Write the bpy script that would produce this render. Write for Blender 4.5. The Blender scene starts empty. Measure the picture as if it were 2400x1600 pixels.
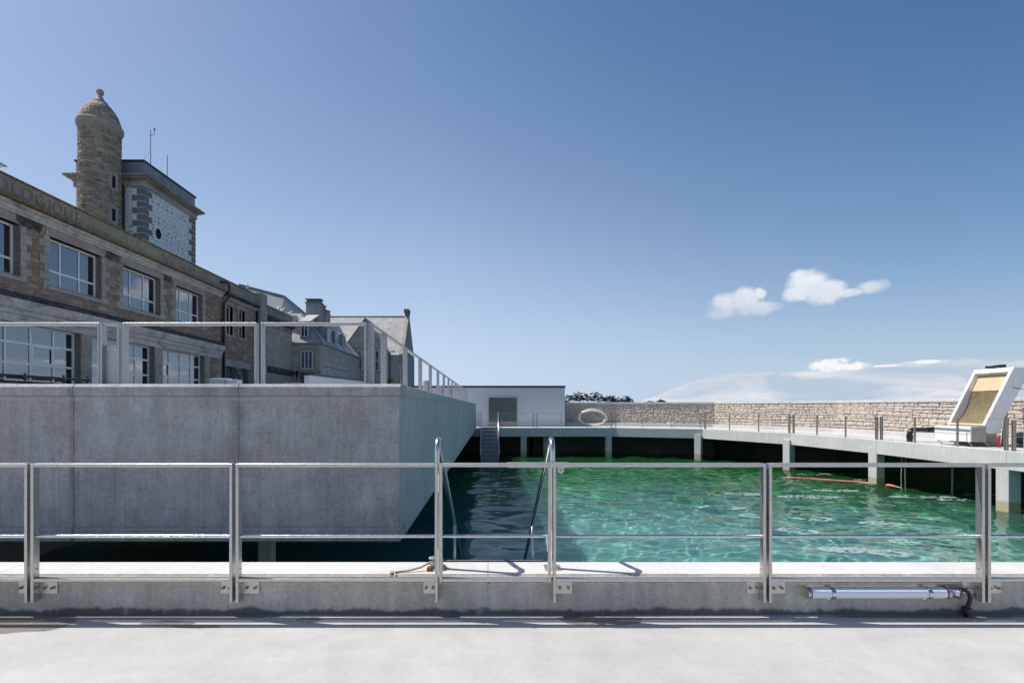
import bpy, math, random
import numpy as np
from mathutils import Vector, Matrix

random.seed(7)
rng = np.random.default_rng(7)
R = math.radians
sc = bpy.context.scene
COL = sc.collection

# ------------------------------------------------------------------ camera
EYE = 1.5
F = 1133.0            # focal length in photo pixels (about 17 mm on 36 mm film)
VX, VY = 1150.0, 954.0
cam_d = bpy.data.cameras.new('camera')
cam = bpy.data.objects.new('camera', cam_d)
COL.objects.link(cam)
cam.location = (0, 0, EYE)
cam.rotation_euler = (R(90), 0, 0)
cam_d.sensor_width = 36.0
cam_d.lens = F / 2400 * 36.0
cam_d.shift_x = (1200 - VX) / 2400
cam_d.shift_y = (VY - 800) / 2400
cam_d.clip_start = 0.05
cam_d.clip_end = 20000
sc.camera = cam

def P(px, py, y):
    """photo pixel + depth -> world point"""
    return Vector(((px - VX) / F * y, y, EYE + (VY - py) / F * y))

# ------------------------------------------------------------------ light
SUN = Vector((-0.565, 0.115, 0.86)).normalized()
EL = math.asin(SUN.z)
AZ = math.atan2(SUN.x, SUN.y)            # clockwise from +Y
sun_d = bpy.data.lights.new('sun', 'SUN')
sun_d.energy = 4.4
sun_d.angle = R(0.5)
sun_d.color = (1.0, 0.955, 0.89)
sun = bpy.data.objects.new('sun', sun_d)
COL.objects.link(sun)
sun.rotation_euler = SUN.to_track_quat('Z', 'Y').to_euler()
sun.location = (-30, 10, 40)

world = bpy.data.worlds.new('World')
sc.world = world
world.use_nodes = True

class G:
    """tiny node-graph helper"""
    def __init__(s, nt):
        s.nt = nt
        for n in list(nt.nodes):
            nt.nodes.remove(n)
    def n(s, typ, _p=None, **inp):
        nd = s.nt.nodes.new(typ)
        for k, v in (_p or {}).items():
            setattr(nd, k, v)
        for k, v in inp.items():
            key = int(k[1:]) if k[0] == 'i' and k[1:].isdigit() else k.replace('_', ' ')
            s.set(nd.inputs[key], v)
        return nd
    def set(s, sock, v):
        if hasattr(v, 'is_linked'):
            s.nt.links.new(v, sock)
        else:
            if isinstance(v, tuple) and len(v) == 3 and sock.type == 'RGBA':
                v = (*v, 1)
            sock.default_value = v
    def m(s, op, a, b=0.0, c=0.0, clamp=False):
        nd = s.nt.nodes.new('ShaderNodeMath')
        nd.operation = op
        nd.use_clamp = clamp
        for i, v in enumerate((a, b, c)):
            s.set(nd.inputs[i], v)
        return nd.outputs[0]
    def mr(s, v, a, b, c=0.0, d=1.0, smooth=False):
        nd = s.nt.nodes.new('ShaderNodeMapRange')
        nd.interpolation_type = 'SMOOTHSTEP' if smooth else 'LINEAR'
        nd.clamp = True
        for i, x in enumerate((v, a, b, c, d)):
            s.set(nd.inputs[i], x)
        return nd.outputs[0]
    def mix(s, f, a, b, mode='MIX'):
        nd = s.nt.nodes.new('ShaderNodeMix')
        nd.data_type = 'RGBA'
        nd.blend_type = mode
        s.set(nd.inputs[0], f)
        s.set(nd.inputs[6], a)
        s.set(nd.inputs[7], b)
        return nd.outputs[2]
    def pos(s, scale=(1, 1, 1), rot=(0, 0, 0), obj=False):
        if obj:
            c = s.nt.nodes.new('ShaderNodeTexCoord').outputs['Object']
        else:
            c = s.nt.nodes.new('ShaderNodeNewGeometry').outputs['Position']
        mp = s.nt.nodes.new('ShaderNodeMapping')
        mp.inputs['Scale'].default_value = scale
        mp.inputs['Rotation'].default_value = rot
        s.nt.links.new(c, mp.inputs['Vector'])
        return mp.outputs[0]
    def noise(s, vec, scale, detail=4, rough=0.55, dist=0.0, col=False):
        nd = s.n('ShaderNodeTexNoise', Vector=vec, Scale=scale, Detail=detail, Roughness=rough, Distortion=dist)
        return nd.outputs['Color' if col else 'Fac']
    def vor(s, vec, scale, feature='F1', out='Distance', rnd=1.0):
        nd = s.n('ShaderNodeTexVoronoi', {'feature': feature}, Vector=vec, Scale=scale, Randomness=rnd)
        return nd.outputs[out]

# sky: Nishita + clouds laid out by compass bearing and elevation
g = G(world.node_tree)
sky = g.n('ShaderNodeTexSky', {'sky_type': 'NISHITA', 'sun_disc': False, 'sun_elevation': EL,
                              'sun_rotation': AZ, 'altitude': 0, 'air_density': 1.0,
                              'dust_density': 1.6, 'ozone_density': 1.6})
dirv = g.n('ShaderNodeTexCoord').outputs['Generated']
sep = g.n('ShaderNodeSeparateXYZ', Vector=dirv)
az = g.m('MULTIPLY', g.m('ARCTAN2', sep.outputs[0], sep.outputs[1]), 57.2958)
el = g.m('MULTIPLY', g.m('ARCSINE', sep.outputs[2]), 57.2958)
nz1 = g.noise(dirv, 24, 8, 0.60, 0.5)
nz2 = g.noise(dirv, 9, 5, 0.6)
def blob(a, e, ra, re, k=1.0):
    x = g.m('DIVIDE', g.m('SUBTRACT', az, a), ra)
    y = g.m('DIVIDE', g.m('SUBTRACT', el, e), re)
    r2 = g.m('ADD', g.m('MULTIPLY', x, x), g.m('MULTIPLY', y, y))
    return g.m('MULTIPLY', g.m('SUBTRACT', 1.0, r2), k)
blobs = [blob(25.9, 10.7, 1.9, 1.35), blob(27.6, 11.0, 1.7, 1.35), blob(28.6, 10.1, 2.3, 0.85), blob(25.6, 9.9, 2.0, 0.75), blob(29.2, 11.6, 0.7, 0.7),
         blob(33.2, 12.2, 1.9, 1.45), blob(34.6, 11.1, 2.0, 1.25), blob(32.5, 11.3, 1.5, 0.9),
         blob(38.4, 11.05, 1.5, 0.75), blob(36.7, 10.75, 1.6, 0.45)]
cum = blobs[0]
for b in blobs[1:]:
    cum = g.m('MAXIMUM', cum, b)
cum = g.m('ADD', cum, g.m('MULTIPLY', g.m('SUBTRACT', nz1, 0.5), 2.8))
cumf = g.mr(cum, -0.15, 0.95, 0, 0.82, True)
small = g.m('MAXIMUM', blob(34.4, 4.15, 1.1, 0.62), g.m('MAXIMUM', blob(35.6, 4.0, 1.7, 0.75), blob(36.9, 3.85, 1.3, 0.4)))
small = g.m('MAXIMUM', small, g.m('MAXIMUM', blob(42.0, 4.0, 1.8, 0.16), blob(39.4, 3.8, 1.2, 0.10)))
small = g.m('ADD', small, g.m('MULTIPLY', g.m('SUBTRACT', g.noise(dirv, 70, 5, 0.6), 0.5), 3.0))
smallf = g.m('MULTIPLY', g.mr(small, -0.15, 0.75, 0, 0.95, True), g.mr(el, 3.2, 3.75, 0, 1, True))
# low bank along the horizon, to the right and on round
top = g.m('ADD', g.m('MULTIPLY', g.mr(az, 13, 27, 0.0, 1.0, True), 3.8), g.mr(az, 27, 60, 0, 0.7))
top = g.m('MULTIPLY', top, g.mr(az, 120, 165, 1, 0, True))
wv = g.noise(g.n('ShaderNodeMapping', Vector=dirv, Scale=(1, 1, 3.2)).outputs[0], 7.5, 6, 0.6, 0.4)
bank = g.m('ADD', g.m('SUBTRACT', top, el), g.m('MULTIPLY', g.m('SUBTRACT', wv, 0.52), 1.6))
bankf = g.m('MULTIPLY', g.mr(bank, -0.02, 0.42, 0, 0.95, True), g.mr(top, 0.02, 0.8, 0, 1))
wv2 = g.noise(g.n('ShaderNodeMapping', Vector=dirv, Scale=(1, 1, 4.0)).outputs[0], 8, 6, 0.55, 0.5)
bankf = g.m('MULTIPLY', bankf, g.mr(wv2, 0.30, 0.60, 0.68, 1.0))
# thin puffs low on the left part of the horizon
puff = g.m('ADD', blob(10.5, 1.75, 2.0, 0.5), g.m('MULTIPLY', g.m('SUBTRACT', nz1, 0.5), 2.0))
pufff = g.mr(puff, 0.2, 1.0, 0, 0.5, True)
skyc = g.n('ShaderNodeHueSaturation', Saturation=1.45, Value=0.70, Color=sky.outputs[0]).outputs[0]
sd = g.n('ShaderNodeVectorMath', {'operation': 'DOT_PRODUCT'}, i0=dirv, i1=(-0.98, 0.2, 0.0)).outputs['Value']
hz = g.m('POWER', 2.718, g.m('DIVIDE', g.m('MAXIMUM', el, 0.0), -22.0))
hz = g.m('MULTIPLY', hz, g.mr(sd, -0.65, 0.3, 0.25, 1.0))
skyc = g.mix(g.m('MULTIPLY', hz, 0.95), skyc, (4.65, 5.4, 6.7))
hz2 = g.m('POWER', 2.718, g.m('DIVIDE', g.m('MAXIMUM', el, 0.0), -7.0))
skyc = g.mix(g.m('MULTIPLY', hz2, 0.80), skyc, (3.55, 4.6, 6.1))
skyc = g.n('ShaderNodeHueSaturation', Saturation=1.03, Value=1.07, Color=skyc).outputs[0]
bg_sky = g.n('ShaderNodeBackground', Color=skyc, Strength=0.115)
cum_col = g.mix(g.mr(g.m('ADD', g.m('MULTIPLY', nz2, 2.4), g.m('MULTIPLY', el, 0.30)), 3.9, 4.9), (0.50, 0.56, 0.66), (0.80, 0.81, 0.83))
bank_col = g.mix(g.mr(wv2, 0.38, 0.62), (0.42, 0.49, 0.60), (0.66, 0.67, 0.71))
bgc = g.n('ShaderNodeBackground', Color=cum_col, Strength=1.0)
bgs = g.n('ShaderNodeBackground', Color=(0.80, 0.81, 0.82), Strength=1.0)
bgb = g.n('ShaderNodeBackground', Color=bank_col, Strength=1.0)
def smix(f, a, b):
    nd = g.n('ShaderNodeMixShader', i0=f)
    g.nt.links.new(a, nd.inputs[1]); g.nt.links.new(b, nd.inputs[2])
    return nd.outputs[0]
sh = smix(bankf, bg_sky.outputs[0], bgb.outputs[0])
sh = smix(pufff, sh, bgc.outputs[0])
sh = smix(smallf, sh, bgs.outputs[0])
sh = smix(cumf, sh, bgc.outputs[0])
out = g.n('ShaderNodeOutputWorld')
g.nt.links.new(sh, out.inputs[0])

vs = sc.view_settings
vs.view_transform = 'Standard'
vs.look = 'None'
vs.exposure = 0.25
vs.gamma = 1.0
vs.use_curve_mapping = False
sc.render.engine = 'CYCLES'
sc.cycles.use_denoising = True
sc.cycles.max_bounces = 8
sc.cycles.transparent_max_bounces = 16
sc.cycles.caustics_reflective = False
sc.cycles.caustics_refractive = True
sc.cycles.sample_clamp_indirect = 4.0

# ------------------------------------------------------------------ materials
MATS = {}
def newmat(name):
    m = bpy.data.materials.new(name)
    m.use_nodes = True
    MATS[name] = m
    return m, G(m.node_tree)
def finish(g, bsdf):
    o = g.n('ShaderNodeOutputMaterial')
    g.nt.links.new(bsdf, o.inputs[0])
def bump(g, h, strength=0.3, dist=0.02):
    return g.n('ShaderNodeBump', Height=h, Strength=strength, Distance=dist).outputs[0]

def concrete(name, ca, cb, streak=0.35, streak_scale=(9, 9, 0.5), rough=0.85, pores=True, bmp=0.35, grain=60, spots=None, gritty=0.0):
    m, g = newmat(name)
    p = g.pos()
    big = g.noise(p, 0.7, 5, 0.6, 0.4)
    mid = g.noise(p, 5.0, 5, 0.65)
    fine = g.noise(p, grain, 3, 0.7)
    st = g.noise(g.pos(streak_scale), 2.2, 5, 0.65)
    v = g.m('ADD', g.m('MULTIPLY', big, 0.45), g.m('MULTIPLY', mid, 0.35))
    v = g.m('ADD', v, g.m('MULTIPLY', fine, 0.20))
    f = g.mr(v, 0.36, 0.64)
    c = g.mix(f, ca, cb)
    c = g.mix(g.mr(st, 0.35, 0.68, streak, 0.0), c, tuple(x * 0.45 for x in ca))
    c = g.mix(g.mr(st, 0.58, 0.75, 0.0, streak * 0.5), c, tuple(min(0.9, x * 1.25) for x in cb))
    h = g.m('ADD', g.m('MULTIPLY', fine, 0.5), g.m('MULTIPLY', st, 0.5))
    if pores:
        vd = g.vor(p, 22)
        sel = g.noise(p, 9, 2)
        pm = g.m('MULTIPLY', g.mr(vd, 0.05, 0.11, 1, 0), g.mr(sel, 0.52, 0.6))
        c = g.mix(g.m('MULTIPLY', pm, 0.75), c, tuple(x * 0.25 for x in ca))
        h = g.m('SUBTRACT', h, g.m('MULTIPLY', pm, 1.2))
    rgh = rough
    if gritty:
        gr = g.noise(p, 30, 5, 0.8)
        c = g.mix(g.mr(gr, 0.34, 0.50, gritty, 0), c, tuple(x * 0.42 for x in ca))
        c = g.mix(g.mr(gr, 0.55, 0.70, 0, gritty * 0.8), c, tuple(min(.9, x * 1.3) for x in cb))
    if spots:
        c, rgh = spots(g, c, rough)
    b = g.n('ShaderNodeBsdfPrincipled', Base_Color=c, Roughness=rgh, Normal=bump(g, h, bmp, 0.01))
    finish(g, b.outputs[0])
    return m

def box_marks(g, c, rough):
    geo = g.n('ShaderNodeNewGeometry').outputs['Position']
    s = g.n('ShaderNodeSeparateXYZ', Vector=geo)
    n1 = g.noise(geo, 2.2, 6, 0.7)
    run = g.noise(g.n('ShaderNodeMapping', Vector=geo, Scale=(7, 7, 0.35)).outputs[0], 2.0, 5, 0.7)
    # grime that has run down beside the two joints
    for x, w in ((-4.04, .05), (-2.44, .16)):
        d = g.m('ABSOLUTE', g.m('SUBTRACT', g.m('ADD', s.outputs[0], g.m('MULTIPLY', g.m('SUBTRACT', run, 0.5), 0.22)), x))
        c = g.mix(g.m('MULTIPLY', g.mr(d, 0.0, w, 0.55, 0, True), g.mr(n1, 0.35, 0.6)), c, (0.12, 0.12, 0.12))
    gr = g.noise(geo, 34, 5, 0.8)
    c = g.mix(g.mr(gr, 0.34, 0.50, 0.38, 0), c, (0.15, 0.15, 0.15))
    c = g.mix(g.mr(gr, 0.55, 0.70, 0, 0.30), c, (0.75, 0.74, 0.72))
    ln = g.noise(g.n('ShaderNodeMapping', Vector=geo, Scale=(38, 38, 0.5)).outputs[0], 1.0, 4, 0.7)
    c = g.mix(g.mr(ln, 0.52, 0.66, 0, 0.34), c, (0.20, 0.20, 0.20))
    # blotches, and fine dark speckle of blowholes
    c = g.mix(g.mr(g.noise(geo, 1.3, 7, 0.72, 0.6), 0.50, 0.70, 0, 0.42), c, (0.20, 0.20, 0.205))
    c = g.mix(g.mr(g.noise(geo, 1.9, 6, 0.7), 0.56, 0.72, 0, 0.30), c, (0.66, 0.65, 0.64))
    vd = g.vor(geo, 13)
    c = g.mix(g.m('MULTIPLY', g.mr(vd, 0.06, 0.13, 0.8, 0), g.mr(g.noise(geo, 3.1, 3), 0.50, 0.58)), c, (0.07, 0.07, 0.07))
    # sandy line of laitance below the coping
    z = g.m('ADD', s.outputs[2], g.m('MULTIPLY', g.m('SUBTRACT', n1, 0.5), 0.05))
    c = g.mix(g.m('MULTIPLY', g.mr(g.m('ABSOLUTE', g.m('SUBTRACT', z, 1.585)), 0.0, 0.03, 0.55, 0, True), g.mr(n1, 0.4, 0.6)), c, (0.50, 0.44, 0.34))
    return c, rough
concrete('box_concrete', (0.34, 0.33, 0.32), (0.62, 0.60, 0.58), 0.34, (3.2, 3.2, 0.55), bmp=0.6, spots=box_marks)
def kerb_damp(g, c, rough):
    geo = g.n('ShaderNodeNewGeometry').outputs['Position']
    s = g.n('ShaderNodeSeparateXYZ', Vector=geo)
    n1 = g.noise(g.n('ShaderNodeMapping', Vector=geo, Scale=(1, 1, 0.3)).outputs[0], 3.0, 6, 0.65)
    z = g.m('SUBTRACT', s.outputs[2], g.m('MULTIPLY', g.m('SUBTRACT', n1, 0.38), 0.16))
    f = g.mr(z, 0.004, 0.035, 1, 0, True)
    c = g.mix(g.m('MULTIPLY', f, 0.82), c, (0.055, 0.055, 0.058))
    # pale lime runs
    r = g.noise(g.n('ShaderNodeMapping', Vector=geo, Scale=(9, 9, 0.6)).outputs[0], 1.0, 4, 0.6)
    c = g.mix(g.mr(r, 0.60, 0.72, 0, 0.35), c, (0.55, 0.56, 0.58))
    return c, rough
concrete('kerb_concrete', (0.43, 0.395, 0.345), (0.68, 0.63, 0.555), 0.36, (5, 5, 0.7), bmp=0.5, spots=kerb_damp, gritty=0.34)
concrete('board_concrete', (0.46, 0.455, 0.445), (0.66, 0.65, 0.625), 0.45, (16, 16, 0.4), bmp=0.3, gritty=0.16)
concrete('ring_concrete', (0.50, 0.51, 0.505), (0.66, 0.66, 0.645), 0.30, (13, 13, 0.5), bmp=0.25, pores=False)
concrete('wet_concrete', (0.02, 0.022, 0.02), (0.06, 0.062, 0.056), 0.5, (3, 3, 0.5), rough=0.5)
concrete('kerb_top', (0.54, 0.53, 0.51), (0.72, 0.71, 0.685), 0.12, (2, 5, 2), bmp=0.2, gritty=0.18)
concrete('coping_concrete', (0.50, 0.50, 0.49), (0.66, 0.65, 0.63), 0.2, (2, 2, 2), pores=False)
concrete('plinth_concrete', (0.48, 0.47, 0.45), (0.62, 0.61, 0.59), 0.12, (2, 2, 2), pores=False)
concrete('granite', (0.33, 0.295, 0.25), (0.57, 0.515, 0.435), 0.3, (3, 3, 1.2), pores=False, bmp=0.5, grain=30)
concrete('granite_dark', (0.17, 0.168, 0.165), (0.28, 0.272, 0.258), 0.25, (3, 3, 1.2), pores=False, bmp=0.4, grain=30)
concrete('zinc', (0.24, 0.26, 0.265), (0.38, 0.395, 0.39), 0.35, (5, 5, 0.5), rough=0.55, pores=False, bmp=0.1)
concrete('letter_stone', (0.20, 0.18, 0.15), (0.36, 0.33, 0.285), 0.35, (4, 4, 0.8), pores=False, bmp=0.4)
concrete('white_wall', (0.62, 0.64, 0.66), (0.68, 0.70, 0.715), 0.04, (4, 4, 0.4), rough=0.45, pores=False, bmp=0.04)
concrete('fibreglass', (0.80, 0.80, 0.79), (0.87, 0.87, 0.86), 0.06, (4, 4, 0.5), rough=0.35, pores=False, bmp=0.04)
concrete('ply', (0.56, 0.41, 0.25), (0.70, 0.53, 0.34), 0.25, (6, 6, 2), rough=0.6, pores=False, bmp=0.1)
concrete('tan_plate', (0.40, 0.36, 0.30), (0.52, 0.48, 0.41), 0.3, (6, 6, 0.6), rough=0.6, pores=False, bmp=0.1)
concrete('sieve', (0.13, 0.105, 0.045), (0.26, 0.21, 0.11), 0.5, (9, 9, 2.0), rough=0.55, pores=False, bmp=0.4)
concrete('quay', (0.30, 0.29, 0.28), (0.40, 0.39, 0.37), 0.2, (1, 1, 1), pores=False)

def deck_spots(g, c, rough):
    # damp patches with ragged outlines, where the photograph shows them
    geo = g.n('ShaderNodeNewGeometry').outputs['Position']
    s = g.n('ShaderNodeSeparateXYZ', Vector=geo)
    n1 = g.noise(geo, 5.5, 5, 0.6)
    n2 = g.noise(geo, 24, 3, 0.6)
    def el(x, y, rx, ry, k=0.8):
        a = g.m('DIVIDE', g.m('SUBTRACT', s.outputs[0], x), rx)
        b = g.m('DIVIDE', g.m('SUBTRACT', s.outputs[1], y), ry)
        d = g.m('SUBTRACT', 1.0, g.m('ADD', g.m('MULTIPLY', a, a), g.m('MULTIPLY', b, b)))
        return g.m('ADD', d, g.m('MULTIPLY', g.m('SUBTRACT', n1, 0.5), k * 2))
    e = el(-3.75, 3.36, 0.9, 0.22, 0.35)
    for a in ((-2.25, 3.36, 0.20, 0.045), (-2.0, 3.31, 0.17, 0.03), (-1.28, 3.42, 0.09, 0.05), (0.76, 3.42, 0.30, 0.10),
              (-0.1, 3.475, 1.5, 0.02), (3.2, 3.47, 0.9, 0.03), (-3.0, 3.47, 2.0, 0.035), (-4.4, 3.2, 0.5, 0.22)):
        e = g.m('MAXIMUM', e, el(*a))
    f = g.mr(e, 0.02, 0.14, 0, 1, True)
    c2 = g.mix(1.0, c, (0.48, 0.44, 0.39), 'MULTIPLY')
    c = g.mix(g.m('MULTIPLY', f, g.mr(n2, 0.3, 0.6, 0.75, 1.0)), c, c2)
    c = g.mix(g.mr(g.noise(geo, 1.15, 6, 0.7, 1.2), 0.50, 0.72, 0, 0.30), c, (0.36, 0.355, 0.345))
    sp = g.vor(geo, 9)
    c = g.mix(g.m('MULTIPLY', g.mr(sp, 0.02, 0.05, 0.7, 0), g.mr(n1, 0.55, 0.62)), c, (0.2, 0.19, 0.17))
    # faint sandy blotches
    c = g.mix(g.mr(g.noise(geo, 2.6, 4, 0.6), 0.60, 0.75, 0, 0.22), c, (0.58, 0.53, 0.45))
    r = g.mr(f, 0, 1, rough, 0.35)
    return c, r
concrete('deck', (0.415, 0.408, 0.392), (0.55, 0.538, 0.515), 0.14, (0.5, 1.9, 1), rough=0.8, pores=False, bmp=0.16, grain=70, spots=deck_spots, gritty=0.12)

def grimy(g, c, rough):
    geo = g.n('ShaderNodeNewGeometry').outputs['Position']
    a = g.noise(g.n('ShaderNodeMapping', Vector=geo, Scale=(1, 0.7, 1.6)).outputs[0], 1.5, 7, 0.72, 0.7)
    c = g.mix(g.mr(a, 0.50, 0.66, 0, 0.72), c, (0.16, 0.145, 0.125))
    b = g.noise(g.n('ShaderNodeMapping', Vector=geo, Scale=(1, 2.2, 0.3)).outputs[0], 2.5, 5, 0.7)
    c = g.mix(g.mr(b, 0.54, 0.70, 0, 0.55), c, (0.20, 0.18, 0.155))
    return c, rough
concrete('lintel', (0.50, 0.475, 0.43), (0.76, 0.72, 0.655), 0.30, (4, 4, 1.0), pores=False, bmp=0.4, spots=grimy)
concrete('parapet', (0.29, 0.245, 0.185), (0.52, 0.45, 0.345), 0.35, (4, 4, 0.8), pores=False, bmp=0.5, spots=grimy)
concrete('dull_lintel', (0.34, 0.30, 0.25), (0.52, 0.465, 0.385), 0.30, (4, 4, 1.0), pores=False, bmp=0.4, spots=grimy)
def simple(name, col, rough=0.5, metal=0.0, nscale=None, namt=0.2, bmp=0.0, spec=0.5, rndm=0.0, coat=0.0):
    m, g = newmat(name)
    c = (*col, 1)
    kw = {}
    if nscale:
        n = g.noise(g.pos(), nscale, 4, 0.6)
        c = g.mix(g.mr(n, 0.3, 0.7), tuple(x * (1 - namt) for x in col), tuple(min(1, x * (1 + namt)) for x in col))
        if bmp:
            kw['Normal'] = bump(g, n, bmp, 0.01)
    if rndm:
        oi = g.n('ShaderNodeObjectInfo').outputs['Random']
        c = g.mix(g.mr(oi, 0, 1, 0, rndm), c, tuple(x * 0.4 for x in col))
    b = g.n('ShaderNodeBsdfPrincipled', Base_Color=c, Roughness=rough, Metallic=metal, **kw)
    b.inputs['Specular IOR Level'].default_value = spec
    b.inputs['Coat Weight'].default_value = coat
    finish(g, b.outputs[0])
    return m

def brushed(name, col, rough, metal):
    m, g = newmat(name)
    n = g.noise(g.pos((3, 3, 3)), 12, 5, 0.7)
    f = g.noise(g.pos((1, 40, 40)), 6, 3, 0.6)
    c = g.mix(g.mr(n, 0.35, 0.7), tuple(x * 0.78 for x in col), col)
    r = g.m('ADD', rough, g.m('MULTIPLY', g.m('SUBTRACT', n, 0.5), 0.25))
    b = g.n('ShaderNodeBsdfPrincipled', Base_Color=c, Roughness=r, Metallic=metal, Normal=bump(g, f, 0.06, 0.005))
    finish(g, b.outputs[0])
brushed('steel', (0.60, 0.585, 0.56), 0.36, 0.82)
brushed('steel_bright', (0.70, 0.69, 0.67), 0.22, 0.95)
brushed('steel_dull', (0.40, 0.375, 0.35), 0.5, 0.6)
brushed('rail_grey', (0.52, 0.51, 0.50), 0.45, 0.55)
simple('black', (0.012, 0.012, 0.013), 0.45)
simple('pvc_black', (0.02, 0.022, 0.026), 0.3)
simple('dark_strip', (0.05, 0.055, 0.06), 0.4, 0.3)
simple('opal', (0.80, 0.80, 0.85), 0.42, coat=0.1)
simple('white_frame', (0.86, 0.87, 0.88), 0.4, nscale=6, namt=0.06)
simple('hose', (0.72, 0.74, 0.62), 0.5, nscale=8, namt=0.12)
simple('red_float', (0.50, 0.15, 0.13), 0.5, nscale=9, namt=0.3)
simple('red', (0.5, 0.03, 0.02), 0.4)
simple('interior', (0.12, 0.13, 0.14), 0.9, nscale=1.2, namt=0.6)
simple('curtain', (0.62, 0.64, 0.66), 0.9, nscale=4, namt=0.15)
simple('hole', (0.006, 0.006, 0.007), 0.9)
simple('gull_white', (0.8, 0.8, 0.78), 0.7)
simple('rust', (0.22, 0.09, 0.03), 0.8, nscale=40, namt=0.5)
simple('rope', (0.42, 0.39, 0.33), 0.9, nscale=80, namt=0.4)
simple('louvre', (0.42, 0.38, 0.33), 0.45, 0.5, nscale=3, namt=0.15)
simple('yucca', (0.10, 0.14, 0.03), 0.6)
simple('trunk', (0.05, 0.038, 0.028), 0.9, nscale=3, namt=0.3)
simple('pine', (0.022, 0.036, 0.022), 0.8, nscale=0.35, namt=0.5)
simple('headland', (0.06, 0.065, 0.035), 0.95, nscale=0.05, namt=0.3)
simple('blue', (0.05, 0.12, 0.30), 0.5)
simple('tread_metal', (0.50, 0.50, 0.49), 0.38, 0.75, nscale=5, namt=0.15)
simple('shutter', (0.10, 0.12, 0.14), 0.6)
simple('brick_red', (0.32, 0.20, 0.15), 0.9, nscale=6, namt=0.3)

# slates
m, g = newmat('slate')
br = g.n('ShaderNodeTexBrick', {'offset': 0.5}, Vector=g.pos((1, 1, 1)), Scale=4.0)
nn = g.noise(g.pos(), 1.2, 6, 0.65)
n3 = g.noise(g.pos(), 14, 4, 0.7)
c = g.mix(g.mr(g.m('ADD', g.m('MULTIPLY', nn, .5), g.m('MULTIPLY', n3, .5)), 0.33, 0.66), (0.25, 0.248, 0.245), (0.56, 0.545, 0.515))
c = g.mix(g.mr(g.noise(g.pos(), 0.55, 5, 0.7), 0.62, 0.74, 0, 0.5), c, (0.26, 0.19, 0.10))
finish(g, g.n('ShaderNodeBsdfPrincipled', Base_Color=c, Roughness=0.7, Normal=bump(g, n3, 0.4, 0.02)).outputs[0])

# rubble stone: tone attribute on joined stones, object random on single ones
def rubble_mat(name, cols, joined, rough=0.9, bmp=0.6, lich=0.0):
    m, g = newmat(name)
    if joined:
        t = g.n('ShaderNodeAttribute', {'attribute_name': 'tone'}).outputs['Fac']
    else:
        t = g.n('ShaderNodeObjectInfo').outputs['Random']
    ramp = g.n('ShaderNodeValToRGB', Fac=t)
    cr = ramp.color_ramp
    for i in range(len(cols) - 2):
        cr.elements.new(0.5)
    for i, cc in enumerate(cols):
        cr.elements[i].position = i / (len(cols) - 1)
        cr.elements[i].color = (*cc, 1)
    p = g.pos()
    n1 = g.noise(p, 7, 5, 0.65)
    n2 = g.noise(p, 38, 4, 0.7)
    c = g.mix(g.mr(n1, 0.40, 0.75, 0.0, 0.35), ramp.outputs[0], (0.20, 0.175, 0.15))
    c = g.mix(g.mr(n2, 0.35, 0.7, 0.35, 0.0), c, (0.11, 0.10, 0.088))
    if lich:
        c = g.mix(g.mr(g.noise(p, 2.3, 5, 0.7), 0.58, 0.68, 0, lich), c, (0.30, 0.17, 0.035))
    h = g.m('ADD', g.m('MULTIPLY', n1, 0.7), g.m('MULTIPLY', n2, 0.4))
    finish(g, g.n('ShaderNodeBsdfPrincipled', Base_Color=c, Roughness=rough, Normal=bump(g, h, bmp, 0.03)).outputs[0])
FAC = [(0.284, 0.196, 0.135), (0.506, 0.345, 0.218), (0.38, 0.284, 0.208), (0.596, 0.441, 0.301), (0.418, 0.261, 0.157), (0.321, 0.237, 0.175), (0.655, 0.512, 0.369)]
rubble_mat('rubble', FAC, False)
rubble_mat('rubble_joined', FAC, True)
SEA = [(0.56, 0.48, 0.405), (0.66, 0.575, 0.49), (0.60, 0.54, 0.47), (0.72, 0.65, 0.565), (0.60, 0.50, 0.40), (0.68, 0.615, 0.54)]
rubble_mat('sea_stone', SEA, False, bmp=0.8)
rubble_mat('sea_stone_joined', SEA, True, bmp=0.8)
TUR = [(0.259, 0.204, 0.143), (0.497, 0.383, 0.262), (0.626, 0.485, 0.336), (0.367, 0.286, 0.201), (0.734, 0.582, 0.41)]
rubble_mat('turret_joined', TUR, True, lich=0.25)
GRY = [(0.47, 0.397, 0.306), (0.762, 0.639, 0.491), (0.605, 0.515, 0.396), (0.85, 0.711, 0.54)]
rubble_mat('grey_joined', GRY, True)
DRK = [(0.20, 0.185, 0.17), (0.36, 0.335, 0.30), (0.54, 0.50, 0.45), (0.28, 0.26, 0.24)]
rubble_mat('dark_joined', DRK, True, bmp=0.3)
simple('mortar', (0.25, 0.215, 0.18), 0.95, nscale=9, namt=0.35, bmp=0.5)
simple('sea_mortar', (0.52, 0.46, 0.39), 0.95, nscale=9, namt=0.35, bmp=0.6)
simple('white_mortar', (0.90, 0.89, 0.87), 0.9, nscale=9, namt=0.12, bmp=0.3)
simple('grey_mortar', (0.56, 0.52, 0.465), 0.95, nscale=9, namt=0.3, bmp=0.4)

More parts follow.
